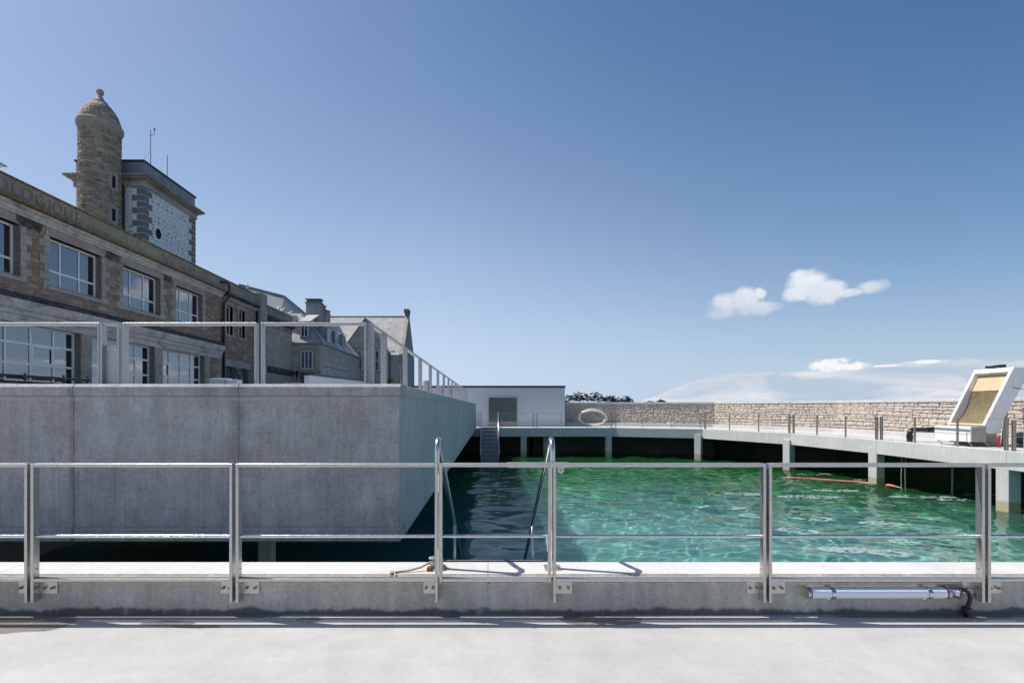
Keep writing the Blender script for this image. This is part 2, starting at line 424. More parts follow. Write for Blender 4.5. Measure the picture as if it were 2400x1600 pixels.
# lichen-covered ledge
m, g = newmat('lichen')
p = g.pos()
f = g.mr(g.noise(p, 5, 6, 0.7), 0.40, 0.62)
f2 = g.mr(g.noise(p, 14, 5, 0.7), 0.45, 0.62)
c = g.mix(f, (0.13, 0.11, 0.085), (0.46, 0.30, 0.06))
c = g.mix(g.m('MULTIPLY', f2, 0.6), c, (0.10, 0.085, 0.065))
finish(g, g.n('ShaderNodeBsdfPrincipled', Base_Color=c, Roughness=0.95, Normal=bump(g, g.noise(p, 30, 4, 0.7), 0.9, 0.04)).outputs[0])
m, g = newmat('black_crust')
p = g.pos()
f = g.mr(g.noise(p, 4, 6, 0.7), 0.36, 0.66)
c = g.mix(f, (0.03, 0.03, 0.03), (0.16, 0.145, 0.13))
finish(g, g.n('ShaderNodeBsdfPrincipled', Base_Color=c, Roughness=0.9, Normal=bump(g, g.noise(p, 25, 4, 0.7), 0.8, 0.04)).outputs[0])

# window glass
m, g = newmat('glass')
fr = g.n('ShaderNodeFresnel', IOR=1.75)
wob = bump(g, g.noise(g.pos(), 1.1, 3, 0.5), 0.05, 0.05)
gl = g.n('ShaderNodeBsdfGlossy', Color=(0.80, 0.86, 0.93), Roughness=0.02, Normal=wob)
tr = g.n('ShaderNodeBsdfTransparent', Color=(0.55, 0.60, 0.64))
g.nt.links.new(wob, fr.inputs['Normal'])
mx = g.n('ShaderNodeMixShader', i0=g.m('ADD', fr.outputs[0], 0.24, clamp=True))
g.nt.links.new(tr.outputs[0], mx.inputs[1]); g.nt.links.new(gl.outputs[0], mx.inputs[2])
finish(g, mx.outputs[0])

# basin water: clear refracting surface with a little green turbidity, over a bed tinted for absorption
m, g = newmat('water')
gl = g.n('ShaderNodeBsdfGlass', Color=(0.94, 1.0, 0.98), Roughness=0.0, IOR=1.33)
sp = g.n('ShaderNodeSeparateXYZ', Vector=g.pos())
tc = g.mix(g.mr(g.m('ADD', sp.outputs[1], g.m('MULTIPLY', sp.outputs[0], 0.25)), 12.0, 23.0, 0, 1, True), (0.07, 0.21, 0.175), (0.025, 0.15, 0.045))
df = g.n('ShaderNodeBsdfDiffuse', Color=tc)
mx = g.n('ShaderNodeMixShader', i0=0.20)
g.nt.links.new(gl.outputs[0], mx.inputs[1]); g.nt.links.new(df.outputs[0], mx.inputs[2])
finish(g, mx.outputs[0])
m, g = newmat('pool_bed')
p = g.pos()
sp = g.n('ShaderNodeSeparateXYZ', Vector=p)
wob = g.noise(p, 0.25, 4, 0.55, 0.6)
far = g.mr(g.m('ADD', g.m('ADD', sp.outputs[1], g.m('MULTIPLY', sp.outputs[0], 0.25)), g.m('MULTIPLY', g.m('SUBTRACT', wob, 0.5), 9)), 13.0, 24.0, 0, 1, True)
bed_near = g.mix(g.mr(g.noise(p, 0.9, 5, 0.6, 0.8), 0.35, 0.7), (0.10, 0.275, 0.255), (0.14, 0.34, 0.305))
bed_far = g.mix(g.mr(g.noise(p, 0.7, 5, 0.6, 0.5), 0.35, 0.7), (0.022, 0.15, 0.035), (0.05, 0.26, 0.075))
c = g.mix(far, bed_near, bed_far)  # teal near, green far: the water's absorption is put into the bed colour
finish(g, g.n('ShaderNodeBsdfPrincipled', Base_Color=c, Roughness=0.9).outputs[0])
m, g = newmat('open_sea')
p = g.pos()
b = g.n('ShaderNodeBsdfPrincipled', Base_Color=(0.01, 0.04, 0.06), Roughness=0.1, IOR=1.33, Normal=bump(g, g.noise(p, 0.6, 5, 0.6), 0.5, 0.4))
finish(g, b.outputs[0])
m, g = newmat('foam')
p = g.pos()
cell = g.vor(p, 38)
c = g.mix(g.mr(cell, 0.0, 0.5), (0.80, 0.84, 0.84), (0.40, 0.52, 0.50))
b = g.n('ShaderNodeBsdfPrincipled', Base_Color=c, Roughness=0.35, Normal=bump(g, cell, 0.8, 0.02))
tr = g.n('ShaderNodeBsdfTransparent')
mx = g.n('ShaderNodeMixShader', i0=g.mr(g.noise(p, 13, 5, 0.65), 0.36, 0.60, 0.12, 0.85))
g.nt.links.new(tr.outputs[0], mx.inputs[1]); g.nt.links.new(b.outputs[0], mx.inputs[2])
finish(g, mx.outputs[0])

# columns: pale, tide stain at the foot
def tide(g, c, rough):
    geo = g.n('ShaderNodeNewGeometry').outputs['Position']
    s = g.n('ShaderNodeSeparateXYZ', Vector=geo)
    z = g.m('ADD', s.outputs[2], g.m('MULTIPLY', g.m('SUBTRACT', g.noise(geo, 6, 4), 0.5), 0.10))
    return g.mix(g.mr(z, -1.18, -1.10, 1, 0, True), c, (0.40, 0.345, 0.245)), rough
concrete('column_concrete', (0.47, 0.475, 0.475), (0.60, 0.60, 0.595), 0.22, (8, 8, 0.5), pores=False, spots=tide)

# ------------------------------------------------------------------ mesh helpers
def wpos(o):
    v = Vector((0, 0, 0))
    while o is not None:
        v += o.location
        o = o.parent
    return v

class MB:
    def __init__(s):
        s.v, s.f, s.t = [], [], []
        s.tone = 0.5
    def add(s, vs, fs):
        k = len(s.v)
        s.v += [tuple(a) for a in vs]
        s.f += [tuple(i + k for i in f) for f in fs]
        s.t += [s.tone] * len(fs)
        return s
    def box(s, x0, x1, y0, y1, z0, z1):
        x0, x1 = min(x0, x1), max(x0, x1); y0, y1 = min(y0, y1), max(y0, y1); z0, z1 = min(z0, z1), max(z0, z1)
        vs = [(x, y, z) for z in (z0, z1) for y in (y0, y1) for x in (x0, x1)]
        return s.add(vs, [(0, 2, 3, 1), (4, 5, 7, 6), (0, 1, 5, 4), (2, 6, 7, 3), (1, 3, 7, 5), (0, 4, 6, 2)])
    def obox(s, o, ux, uy, a0, a1, b0, b1, z0, z1):
        """box in a frame turned about z: o + a*ux + b*uy"""
        vs = []
        for z in (z0, z1):
            for b in (b0, b1):
                for a in (a0, a1):
                    q = Vector((o[0], o[1], 0)) + ux * a + uy * b
                    vs.append((q.x, q.y, z))
        return s.add(vs, [(0, 2, 3, 1), (4, 5, 7, 6), (0, 1, 5, 4), (2, 6, 7, 3), (1, 3, 7, 5), (0, 4, 6, 2)])
    def beam(s, p, q, w, h, up=(0, 0, 1)):
        p, q = Vector(p), Vector(q)
        d = (q - p).normalized()
        up = Vector(up)
        if abs(d.dot(up)) > 0.99:
            up = Vector((0, 1, 0))
        a = d.cross(up).normalized() * (w / 2)
        b = a.cross(d).normalized() * (h / 2)
        vs = [p - a - b, p + a - b, p + a + b, p - a + b, q - a - b, q + a - b, q + a + b, q - a + b]
        return s.add(vs, [(0, 3, 2, 1), (4, 5, 6, 7), (0, 1, 5, 4), (1, 2, 6, 5), (2, 3, 7, 6), (3, 0, 4, 7)])
    def prism_y(s, prof, y0, y1):
        """(x, z) outline pushed along y"""
        n = len(prof)
        vs = [(x, y0, z) for x, z in prof] + [(x, y1, z) for x, z in prof]
        fs = [tuple(range(n)), tuple(range(2 * n - 1, n - 1, -1))]
        fs += [(i, i + n, (i + 1) % n + n, (i + 1) % n) for i in range(n)]
        return s.add(vs, fs)
    def prism_x(s, prof, x0, x1):
        """(y, z) outline pushed along x"""
        n = len(prof)
        vs = [(x0, y, z) for y, z in prof] + [(x1, y, z) for y, z in prof]
        return s.add(vs, [tuple(range(n)), tuple(range(2 * n - 1, n - 1, -1))] + [(i, i + n, (i + 1) % n + n, (i + 1) % n) for i in range(n)])
    def prism_z(s, prof, z0, z1):
        n = len(prof)
        vs = [(x, y, z0) for x, y in prof] + [(x, y, z1) for x, y in prof]
        fs = [tuple(range(n - 1, -1, -1)), tuple(range(n, 2 * n))]
        fs += [(i, (i + 1) % n, (i + 1) % n + n, i + n) for i in range(n)]
        return s.add(vs, fs)
    def tube(s, path, r, n=10, closed=False, cap=True):
        path = [Vector(p) for p in path]
        m = len(path)
        rs = r if isinstance(r, (list, tuple)) else [r] * m
        prev = None
        k = len(s.v)
        vs = []
        for i, p in enumerate(path):
            if closed:
                d = path[(i + 1) % m] - path[i - 1]
            else:
                d = path[min(i + 1, m - 1)] - path[max(i - 1, 0)]
            d = d.normalized()
            if prev is None:
                a = d.cross(Vector((0, 0, 1)))
                if a.length < 0.01:
                    a = d.cross(Vector((0, 1, 0)))
            else:
                a = prev - d * prev.dot(d)
            a.normalize(); prev = a
            b = d.cross(a)
            for j in range(n):
                t = 2 * math.pi * j / n
                vs.append(p + (a * math.cos(t) + b * math.sin(t)) * rs[i])
        fs = []
        for i in range(m if closed else m - 1):
            i2 = (i + 1) % m
            for j in range(n):
                fs.append((i * n + j, i * n + (j + 1) % n, i2 * n + (j + 1) % n, i2 * n + j))
        if cap and not closed:
            fs.append(tuple(range(n - 1, -1, -1)))
            fs.append(tuple((m - 1) * n + j for j in range(n)))
        return s.add(vs, fs)
    def lathe(s, prof, c, n=32):
        """(r, z) outline turned about a vertical axis through c"""
        m = len(prof)
        vs = [(c[0] + r * math.cos(2 * math.pi * j / n), c[1] + r * math.sin(2 * math.pi * j / n), z) for r, z in prof for j in range(n)]
        fs = [(i * n + j, i * n + (j + 1) % n, (i + 1) * n + (j + 1) % n, (i + 1) * n + j) for i in range(m - 1) for j in range(n)]
        fs += [tuple(range(n - 1, -1, -1)), tuple((m - 1) * n + j for j in range(n))]
        return s.add(vs, fs)
    def build(s, name, mat, parent=None, smooth=False, bevel=0.0, seg=2):
        off = wpos(parent) if parent else Vector((0, 0, 0))
        if parent is None and s.v:       # put the origin at the base of the mesh
            a = np.array(s.v)
            lo, hi = a.min(0), a.max(0)
            off = Vector(((lo[0] + hi[0]) / 2, (lo[1] + hi[1]) / 2, lo[2]))
        me = bpy.data.meshes.new(name)
        me.from_pydata([(a[0] - off.x, a[1] - off.y, a[2] - off.z) for a in s.v], [], s.f)
        me.materials.append(MATS[mat])
        at = me.attributes.new('tone', 'FLOAT', 'FACE')
        at.data.foreach_set('value', np.array(s.t, dtype=np.float32))
        if smooth:
            me.polygons.foreach_set('use_smooth', np.ones(len(me.polygons), dtype=bool))
        me.update()
        o = bpy.data.objects.new(name, me)
        COL.objects.link(o)
        if parent is not None:
            o.parent = parent
        else:
            o.location = off
        if smooth == 'auto':
            mod = o.modifiers.new('smooth', 'EDGE_SPLIT')
            mod.split_angle = R(40)
        if bevel:
            mod = o.modifiers.new('bevel', 'BEVEL')
            mod.width = bevel
            mod.segments = seg
            mod.limit_method = 'ANGLE'
            mod.harden_normals = False
        return o

def tag(o, label, cat, group=None):
    o['label'] = label
    o['category'] = cat
    if group:
        o['group'] = group
    return o
def thing(name, label, cat, loc, group=None):
    o = bpy.data.objects.new(name, None)
    o.empty_display_size = 0.2
    COL.objects.link(o)
    o.location = loc
    return tag(o, label, cat, group)
def struct(o):
    o['kind'] = 'structure'
    return o
def stuff(o):
    o['kind'] = 'stuff'
    return o
def V2(a):
    return Vector((a[0], a[1], 0))

# irregular stone blocks (unit size, face towards -y), a few variants that all stones share
def stone_mesh(seed, jit=0.09, bulge=0.55):
    r = random.Random(seed)
    base = [(-.5, -.5), (0, -.5), (.5, -.5), (.5, 0), (.5, .5), (0, .5), (-.5, .5), (-.5, 0)]
    cor = [(x * (0.90 if abs(x) == abs(y) else 1) + r.uniform(-jit, jit) * .6, z * (0.90 if abs(x) == abs(y) else 1) + r.uniform(-jit, jit)) for x, z in base for y in (z,)]
    cor = [(max(-.5, min(.5, x)), max(-.5, min(.5, z))) for x, z in cor]
    vs = [(x, 0.5, z) for x, z in cor] + [(x, -0.5 * r.uniform(.2, .6), z) for x, z in cor]
    vs += [(x * .72, -1.0 * r.uniform(1 - bulge, 1), z * .66) for x, z in cor] + [(r.uniform(-.1, .1), -1.0, r.uniform(-.1, .1))]
    fs = []
    for i in range(8):
        j = (i + 1) % 8
        fs += [(i, j, j + 8, i + 8), (i + 8, j + 8, j + 16, i + 16), (i + 16, j + 16, 24)]
    return vs, fs
STONES = [stone_mesh(i) for i in range(10)]
_stone_me = {}
def stone_data(i, mat):
    if (i, mat) not in _stone_me:
        me = bpy.data.meshes.new('stone')
        me.from_pydata(STONES[i][0], [], STONES[i][1])
        me.materials.append(MATS[mat])
        _stone_me[(i, mat)] = me
    return _stone_me[(i, mat)]

def pack(u0, u1, v0, v1, w, h, rnd, excl=()):
    """rows of uneven stones in a rectangle, with rectangles left out -> (uc, vc, w, h)"""
    res = []
    v = v0
    while v < v1 - h * 0.3:
        hh = min(h * rnd.uniform(0.65, 1.4), v1 - v)
        if v1 - v - hh < h * 0.4:
            hh = v1 - v
        iv = [(u0, u1)]
        for (a, b, c, d) in excl:
            if v + hh > c + 0.01 and v < d - 0.01:
                nv = []
                for (p, q) in iv:
                    if b <= p or a >= q:
                        nv.append((p, q))
                    else:
                        if a - p > 0.04: nv.append((p, a))
                        if q - b > 0.04: nv.append((b, q))
                iv = nv
        for (p, q) in iv:
            u = p
            while u < q - 0.02:
                ww = w * rnd.uniform(0.5, 1.6)
                if q - u - ww < w * 0.45:
                    ww = q - u
                split = rnd.random() < 0.22 and hh > h * .9
                if split:
                    res.append((u + ww / 2, v + hh * .27, ww, hh * .54)); res.append((u + ww / 2, v + hh * .77, ww, hh * .46))
                else:
                    res.append((u + ww / 2, v + hh / 2, ww, hh))
                u += ww
        v += hh
    return res

def lay_stones(parent, cells, frame, depth, gap, mat_single, mat_joined, limit, rnd, rank, name='stone', jname='stone_courses'):
    """frame(u, v) -> (point, angle); largest cells become single stones, the rest one joined part"""
    cells = sorted(cells, key=rank, reverse=True)
    mb = MB()
    off = wpos(parent)
    for k, (u, v, w, h) in enumerate(cells):
        p, ang = frame(u, v)
        i = rnd.randrange(10)
        sx, sz, sy = max(.02, w - gap), max(.02, h - gap), depth * rnd.uniform(0.7, 1.25)
        if k < limit:
            o = bpy.data.objects.new(name, stone_data(i, mat_single))
            COL.objects.link(o)
            o.parent = parent
            o.location = p - off
            o.rotation_euler = (rnd.uniform(-.06, .06), rnd.uniform(-.07, .07), ang)
            o.scale = (sx, sy, sz)
        else:
            ca, sa = math.cos(ang), math.sin(ang)
            mb.tone = rnd.random()
            mb.add([(p.x + x * sx * ca - y * sy * sa, p.y + x * sx * sa + y * sy * ca, p.z + z * sz) for x, y, z in STONES[i][0]], STONES[i][1])
    if mb.v:
        stuff(mb.build(jname, mat_joined, parent))

# ------------------------------------------------------------------ setting: ground, deck, sea
KT = 0.28          # kerb and walkway top
WZ = -1.45         # water level
struct(MB().box(-40, 40, -14, 3.50, -4.5, 0.0).build('deck_floor', 'deck'))
mb = MB().add([(-6000, -3000, -4.6), (6000, -3000, -4.6), (6000, 9000, -4.6), (-6000, 9000, -4.6)], [(0, 1, 2, 3)])
struct(mb.build('sea', 'open_sea'))
struct(MB().box(-70, -9.0, 3.82, 90, -4.5, 1.15).build('quay_ground', 'quay'))

# ------------------------------------------------------------------ near kerb
kx = [-12, -9.9, -7.9, -5.6, -3.62, -1.9, -0.02, 2.03, 4.1, 6.2, 8.3, 10.4, 12.5, 14.3]
kerb = thing('kerb_wall', 'low grey concrete kerb running across the foreground under the steel railing', 'kerb', (0, 3.66, -4.5))
MB().box(-12, 14.3, 3.512, 3.80, -4.5, KT - 0.012).build('core', 'kerb_concrete', kerb)
for a, b in zip(kx[:-1], kx[1:]):
    mb = MB()
    prof = [(3.500, -0.02), (3.500, KT - 0.055), (3.512, KT - 0.055), (3.512, KT - 0.03), (3.535, KT), (3.810, KT), (3.810, -0.6), (3.802, -0.6), (3.802, KT - .01), (3.510, KT - .01), (3.510, -0.02)]
    # outline in (y, z) pushed along x
    n = len(prof)
    vs = [(a + .0015, y, z) for y, z in prof] + [(b - .0015, y, z) for y, z in prof]
    fs = [tuple(range(n - 1, -1, -1)), tuple(range(n, 2 * n))] + [(i, (i + 1) % n, (i + 1) % n + n, i + n) for i in range(n)]
    mb.add(vs, fs)
    mb.build('concrete_panel', 'kerb_concrete', kerb)
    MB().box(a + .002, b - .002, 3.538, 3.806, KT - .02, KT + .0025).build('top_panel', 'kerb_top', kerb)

# ------------------------------------------------------------------ raised concrete box over the basin
BX, BY, BZ0, BZ1 = -0.87, 4.68, 0.20, 1.727
box = thing('concrete_channel', 'big raised grey concrete channel box spanning the basin', 'concrete channel', (-5, 16, BZ0))
MB().box(-9.0, BX - 0.012, BY + 0.012, 28.8, BZ0 + 0.01, BZ1 - 0.01).build('core', 'board_concrete', box)
bxs = [-9.0, -5.65, -4.04, -2.44, BX]
for a, b in zip(bxs[:-1], bxs[1:]):
    last = b == BX
    MB().box(a + .002, b - (0.014 if last else .002), BY + 0.004, BY + 0.04, BZ0 + .135, BZ1 - .122).build('concrete_panel', 'box_concrete', box, bevel=0.004)
    MB().prism_x([(BY - .008, BZ1 - .118), (BY - .008, BZ1 - .030), (BY + .022, BZ1), (BY + .3, BZ1), (BY + .3, BZ1 - .118)], a + .002, b - (0.001 if last else .002)).build('coping_panel', 'box_concrete', box, bevel=0.003, seg=1)
    MB().box(a + .002, b - (0.001 if last else .002), BY - 0.010, BY + 0.3, BZ0, BZ0 + .131).build('base_panel', 'box_concrete', box, bevel=0.012, seg=1)
ys = [BY + .302, 10.6, 16.6, 22.6, 28.8]
for a, b in zip(ys[:-1], ys[1:]):
    MB().prism_y([(BX - .3, BZ1 - .118), (BX, BZ1 - .118), (BX, BZ1 - .030), (BX - .030, BZ1 - .0005), (BX - .3, BZ1 - .0005)], a, b - .003).build('coping_panel', 'board_concrete', box)
    MB().box(BX - 0.3, BX, a, b - .003, BZ0 + .0005, BZ0 + .10).build('base_panel', 'board_concrete', box, bevel=0.01, seg=1)
for (x, y, w, lab) in ((-2.59, 5.6, .07, 'slim concrete pier standing in the dark water under the channel box'),):
    tag(MB().box(x - w, x + w, y - w, y + w, -4.5, BZ0 + .009).build('concrete_pier', 'column_concrete'), lab, 'pier')
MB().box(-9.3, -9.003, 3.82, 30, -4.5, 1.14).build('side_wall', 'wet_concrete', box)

# ------------------------------------------------------------------ ring walkway round the basin
PI_ = [(-9.0, 28.8), (-2.0, 28.8), (2.65, 28.8), (7.33, 28.8), (11.85, 27.05), (14.0, 22.6), (14.45, 18.1), (14.40, 13.5), (14.40, 8.9), (14.40, 3.82)]
QO = [(-9.0, 31.8), (-2.0, 31.8), (2.65, 31.8), (8.0, 31.8), (13.7, 29.6), (17.0, 23.7), (17.62, 18.5), (17.62, 13.5), (17.62, 8.9), (17.62, 3.82)]
walk = MB()
walk.prism_z([(-9.0, 28.83)] + [(p[0] + .03, p[1] + .03) for p in PI_[1:-1]] + [(14.43, 3.82), (18.2, 3.82)] + [(q[0] + .6, q[1] + .6) for q in QO[-2:0:-1]] + [(-9.0, 32.4)], KT - .30, KT)
walkway = struct(walk.build('walkway', 'plinth_concrete'))
wp = wpos(walkway)
def child_fix(o):
    return o
def seg_frame(a, b):
    a, b = V2(a), V2(b)
    u = (b - a).normalized()
    n = Vector((u.y, -u.x, 0))      # points into the basin (to the right of travel)
    return a, b, u, n, (b - a).length
for a, b in zip(PI_[:-1], PI_[1:]):
    A, B, u, n, L = seg_frame(a, b)
    mb = MB()
    # mitred fascia beam
    i = PI_.index(a)
    def off(k, d):
        # offset of vertex k outwards by d
        if k == 0 or k == len(PI_) - 1:
            return V2(PI_[k]) - n * d
        p0, p1, p2 = V2(PI_[k - 1]), V2(PI_[k]), V2(PI_[k + 1])
        d1, d2 = (p1 - p0).normalized(), (p2 - p1).normalized()
        n1, n2 = Vector((d1.y, -d1.x, 0)), Vector((d2.y, -d2.x, 0))
        m_ = (n1 + n2).normalized()
        return p1 - m_ * (d / max(.3, m_.dot(n1)))
    i0, i1 = off(i, .28), off(i + 1, .28)
    mb.prism_z([(A.x + u.x * .002, A.y + u.y * .002), (B.x - u.x * .002, B.y - u.y * .002), (i1.x, i1.y), (i0.x, i0.y)][::-1], KT - .53, KT + .004)
    mb.build('fascia_panel', 'ring_concrete', walkway, bevel=0.012, seg=1)

# dark basin wall under the walkway
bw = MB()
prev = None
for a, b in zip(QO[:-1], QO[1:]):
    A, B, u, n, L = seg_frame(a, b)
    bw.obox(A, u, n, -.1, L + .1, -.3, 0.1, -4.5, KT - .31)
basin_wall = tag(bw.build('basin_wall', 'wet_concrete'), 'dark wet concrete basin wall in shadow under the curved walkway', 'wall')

# columns
cols = [(1.97, 29.0, 0, 'shaded square column under the back walkway, nearest the far stair'),
        (7.05, 29.0, 0, 'shaded square column under the back walkway, right of the white hose coil'),
        (11.70, 27.22, -40, 'pale square column at the bend of the walkway, left of the red float'),
        (14.03, 22.75, -70, 'pale square column left of the end of the red floating boom'),
        (14.60, 18.30, -82, 'pale square column standing in front of the red floating boom'),
        (14.58, 13.62, -90, 'large pale column at the right edge of the picture'),]
for (x, y, a, lab) in cols:
    u = Vector((math.cos(R(a)), math.sin(R(a)), 0)); n = Vector((u.y, -u.x, 0))
    o = MB().obox((x, y), u, n, -.175, .175, -.175, .175, -4.5, KT - .301).build('concrete_column', 'column_concrete', bevel=.01, seg=1)
    tag(o, lab, 'column', 'columns carrying the walkway')
for (x, y, lab) in ((3.45, 30.3, 'dim column far back under the walkway behind the first column'),):
    tag(MB().box(x - .17, x + .17, y - .17, y + .17, -4.5, KT - .301).build('concrete_column', 'column_concrete'), lab, 'column', 'columns carrying the walkway')

# ------------------------------------------------------------------ stone sea wall with coping
wall = thing('stone_wall', 'pale rubble stone sea wall with concrete coping behind the walkway', 'wall', (12, 28, KT))
WT = EYE + 0.32
cells_all = []
rnd = random.Random(11)
frames = {}
ti = 0
for si, (a, b) in enumerate(zip(QO[2:-2], QO[3:-1])):
    A, B, u, n, L = seg_frame(a, b)
    s0 = 2.2 if si == 0 else 0
    MB().obox(A, u, n, s0 - .0, L + .12, -.45, -.035, KT, WT - .12).build('wall_core', 'sea_mortar', wall)
    k = max(1, round((L - s0) / 2.3))
    for j in range(k):
        c0, c1 = s0 + (L - s0) * j / k, s0 + (L - s0) * (j + 1) / k
        ext = .10 if j == k - 1 else -.004
        MB().obox(A, u, n, c0, c1 + ext, -.5, .05, WT - .12, WT + rnd.uniform(0, .006)).build('coping_stone', 'coping_concrete', wall, bevel=.012, seg=1)
    MB().obox(A, u, n, s0 + .02, L + .2, -.03, .32, KT - .02, KT + .20).build('plinth', 'plinth_concrete', wall, bevel=.01, seg=1)
    for c in pack(s0, L + .05, KT + .2, WT - .12, .30, .155, rnd):
        cells_all.append((c[0] + 100 * si, *c[1:]))
    frames[si] = (A, u, n, math.atan2(u.y, u.x))
def fr(u_, v_):
    si = int(u_ // 100 + 1e-6) if u_ >= 0 else 0
    A, u, n, ang = frames[si]
    q = A + u * (u_ - 100 * si)
    w_ = (v_ - KT - .2) * (WT - .12 - v_) * 3.0
    return Vector((q.x, q.y, v_ + w_ * (.05 * math.sin(q.x * 2.1 + q.y) + .03 * math.sin(q.x * 5.3)))), ang
def rank_sea(c):
    p, _ = fr(c[0], c[1])
    vis = p.x / p.y * F + VX < 2420
    return (1 if vis else 0) * c[2] * c[3] / (p.y ** 2)
lay_stones(wall, cells_all, fr, .028, .003, 'sea_stone', 'sea_stone_joined', 300, rnd, rank_sea)

# ------------------------------------------------------------------ white plant building
wb = thing('plant_building', 'flat white panelled plant building with a dark roof edge and louvred door', 'building', (-2, 33, KT))
BXR, BYF, BTOP = 4.72, 30.75, EYE + 1.37
MB().box(-14.0, BXR, BYF + .02, 37, KT, BTOP - .12).build('wall', 'white_wall', wb)
px_ = [-14.0, -11.0, -8.2, -5.6, -3.0, -0.4, 2.2, BXR]
for a, b in zip(px_[:-1], px_[1:]):
    if a == -0.4:
        MB().box(a + .002, 1.72 - .12, BYF, BYF + .019, KT, KT + 2.42).build('wall_panel', 'white_wall', wb) if False else None
    MB().box(a + .0015, b - .0015, BYF, BYF + .0195, KT + .001, BTOP - .125).build('wall_panel', 'white_wall', wb, bevel=.003, seg=1)
MB().box(-14.05, BXR + .04, BYF - .05, 37.05, BTOP - .118, BTOP).build('roof_edge', 'dark_strip', wb)
# louvre door
dx0, dx1 = P(1146, 0, BYF).x, P(1211, 0, BYF).x
dz1 = EYE + (VY - 931) / F * BYF
door = MB().box(dx0 - .06, dx0, BYF - .05, BYF - .001, KT, dz1 + .06).box(dx1, dx1 + .06, BYF - .05, BYF - .001, KT, dz1 + .06).box(dx0, dx1, BYF - .05, BYF - .001, dz1, dz1 + .06).build('louvre_door', 'steel', wb)
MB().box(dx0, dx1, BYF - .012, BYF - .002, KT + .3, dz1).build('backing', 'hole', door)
MB().box(dx0, dx1, BYF - .03, BYF - .013, KT, KT + .30).build('kick_plate', 'tan_plate', door)
ns = 23
for i in range(ns):
    z = KT + .33 + (dz1 - KT - .36) * i / (ns - 1)
    MB().add([(dx0, BYF - .045, z - .02), (dx1, BYF - .045, z - .02), (dx1, BYF - .014, z + .022), (dx0, BYF - .014, z + .022),
              (dx0, BYF - .045, z - .013), (dx1, BYF - .045, z - .013), (dx1, BYF - .014, z + .029), (dx0, BYF - .014, z + .029)],
             [(0, 1, 2, 3)[::-1], (4, 5, 6, 7), (0, 4, 5, 1)[::-1], (3, 2, 6, 7)[::-1], (0, 3, 7, 4), (1, 5, 6, 2)]).build('slat', 'louvre', door)

# slanting white wall left of it
sw = thing('white_garden_wall', 'short white rendered wall with a dark sloping coping behind the railing', 'wall', (-8.6, 28, 1.15))
A, B = V2((-9.35, 24.6)), V2((-7.95, 31.4))
u = (B - A).normalized(); n = Vector((u.y, -u.x, 0)); L = (B - A).length
MB().obox(A, u, n, 0, L, -.15, .15, 1.15, EYE + 1.62).build('wall', 'white_wall', sw)
MB().obox(A, u, n, -.03, L + .03, -.19, .19, EYE + 1.623, EYE + 1.72).build('coping', 'dark_strip', sw)
tag(MB().box(-10.55, -9.75, 24.7, 25.5, 1.15, EYE + 1.25).build('brick_pillar', 'brick_red', bevel=.02), 'short reddish brick pillar left of the white sloping wall', 'pillar')

# ------------------------------------------------------------------ far stair and near stair
def stair(name, label, x0, x1, ytop, ydir, ztop, parent_mat='tread_metal', drop=2.2, run=3.4, steps=11):
    t = thing(name, label, 'stair', ((x0 + x1) / 2, ytop, ztop - drop))
    yb, zb = ytop + ydir * run, ztop - drop
    for x in (x0, x1):
        MB().beam((x, ytop, ztop - .08), (x, yb, zb - .08), .02, .22).build('stringer', 'rail_grey', t)
    for i in range(steps):
        f = (i + .6) / steps
        y, z = ytop + ydir * run * f, ztop - drop * f
        MB().box(x0 + .011, x1 - .011, y - .16, y + .16, z - .035, z).build('tread', 'tread_metal', t)
        MB().box(x0 + .011, x1 - .011, y - ydir * .16 - .004, y - ydir * .16 + .004, z + .001, z + drop / steps - .037).build('riser', 'zinc', t)
    return t
fs_x0, fs_x1 = -0.52, 0.41
ft = stair('metal_stair', 'grey metal stair going down from the back walkway into the water', fs_x0, fs_x1, 28.78, -1, KT, drop=2.2, run=3.6)
for x in (fs_x0 - .03, fs_x1 + .03):
    MB().tube([(x, 28.85, KT), (x, 28.85, KT + .9), (x, 28.83, KT + .97), (x, 28.70, KT + .985), (x, 28.55, KT + .93), (x, 25.25, KT + .93 - 2.03 - .12)], .024, 10).build('handrail', 'steel_bright', t_ := ft, smooth=True)
    for f in (.35, .8):
        MB().tube([(x, 28.78 - 3.6 * f, KT - 2.2 * f), (x, 28.78 - 3.6 * f, KT - 2.2 * f + .86)], .018, 8).build('post', 'steel_bright', ft, smooth=True)

nt_ = stair('metal_stair', 'metal stair below the gate with two bent tubular handrails', -0.37, 0.43, 3.83, 1, KT - .05, drop=2.3, run=3.7)
for x in (-0.405, 0.467):
    s = 1
    loop = [(x, 3.66, KT), (x, 3.66, 1.05)]
    for k in range(1, 9):
        a = math.pi - k * math.pi / 8 * 0.80
        loop.append((x, 3.735 + .075 * math.cos(a), 1.145 + .105 * math.sin(a)))
    loop += [(x, 5.4, 0.19), (x, 7.2, -0.95)]
    MB().tube(loop, .0215, 12).build('handrail', 'steel_bright', nt_, smooth=True)
    MB().tube([(x, 5.4, 0.19), (x, 5.4, -.78)], .018, 10).build('post', 'steel_bright', nt_, smooth=True)
    MB().box(x - .06, x + .06, 3.60, 3.72, KT + .002, KT + .012).build('foot_plate', 'steel', nt_)
    for dx in (-.04, .04):
        MB().tube([(x + dx, 3.615, KT + .012), (x + dx, 3.615, KT + .03)], .009, 6).build('bolt', 'steel_dull', nt_)
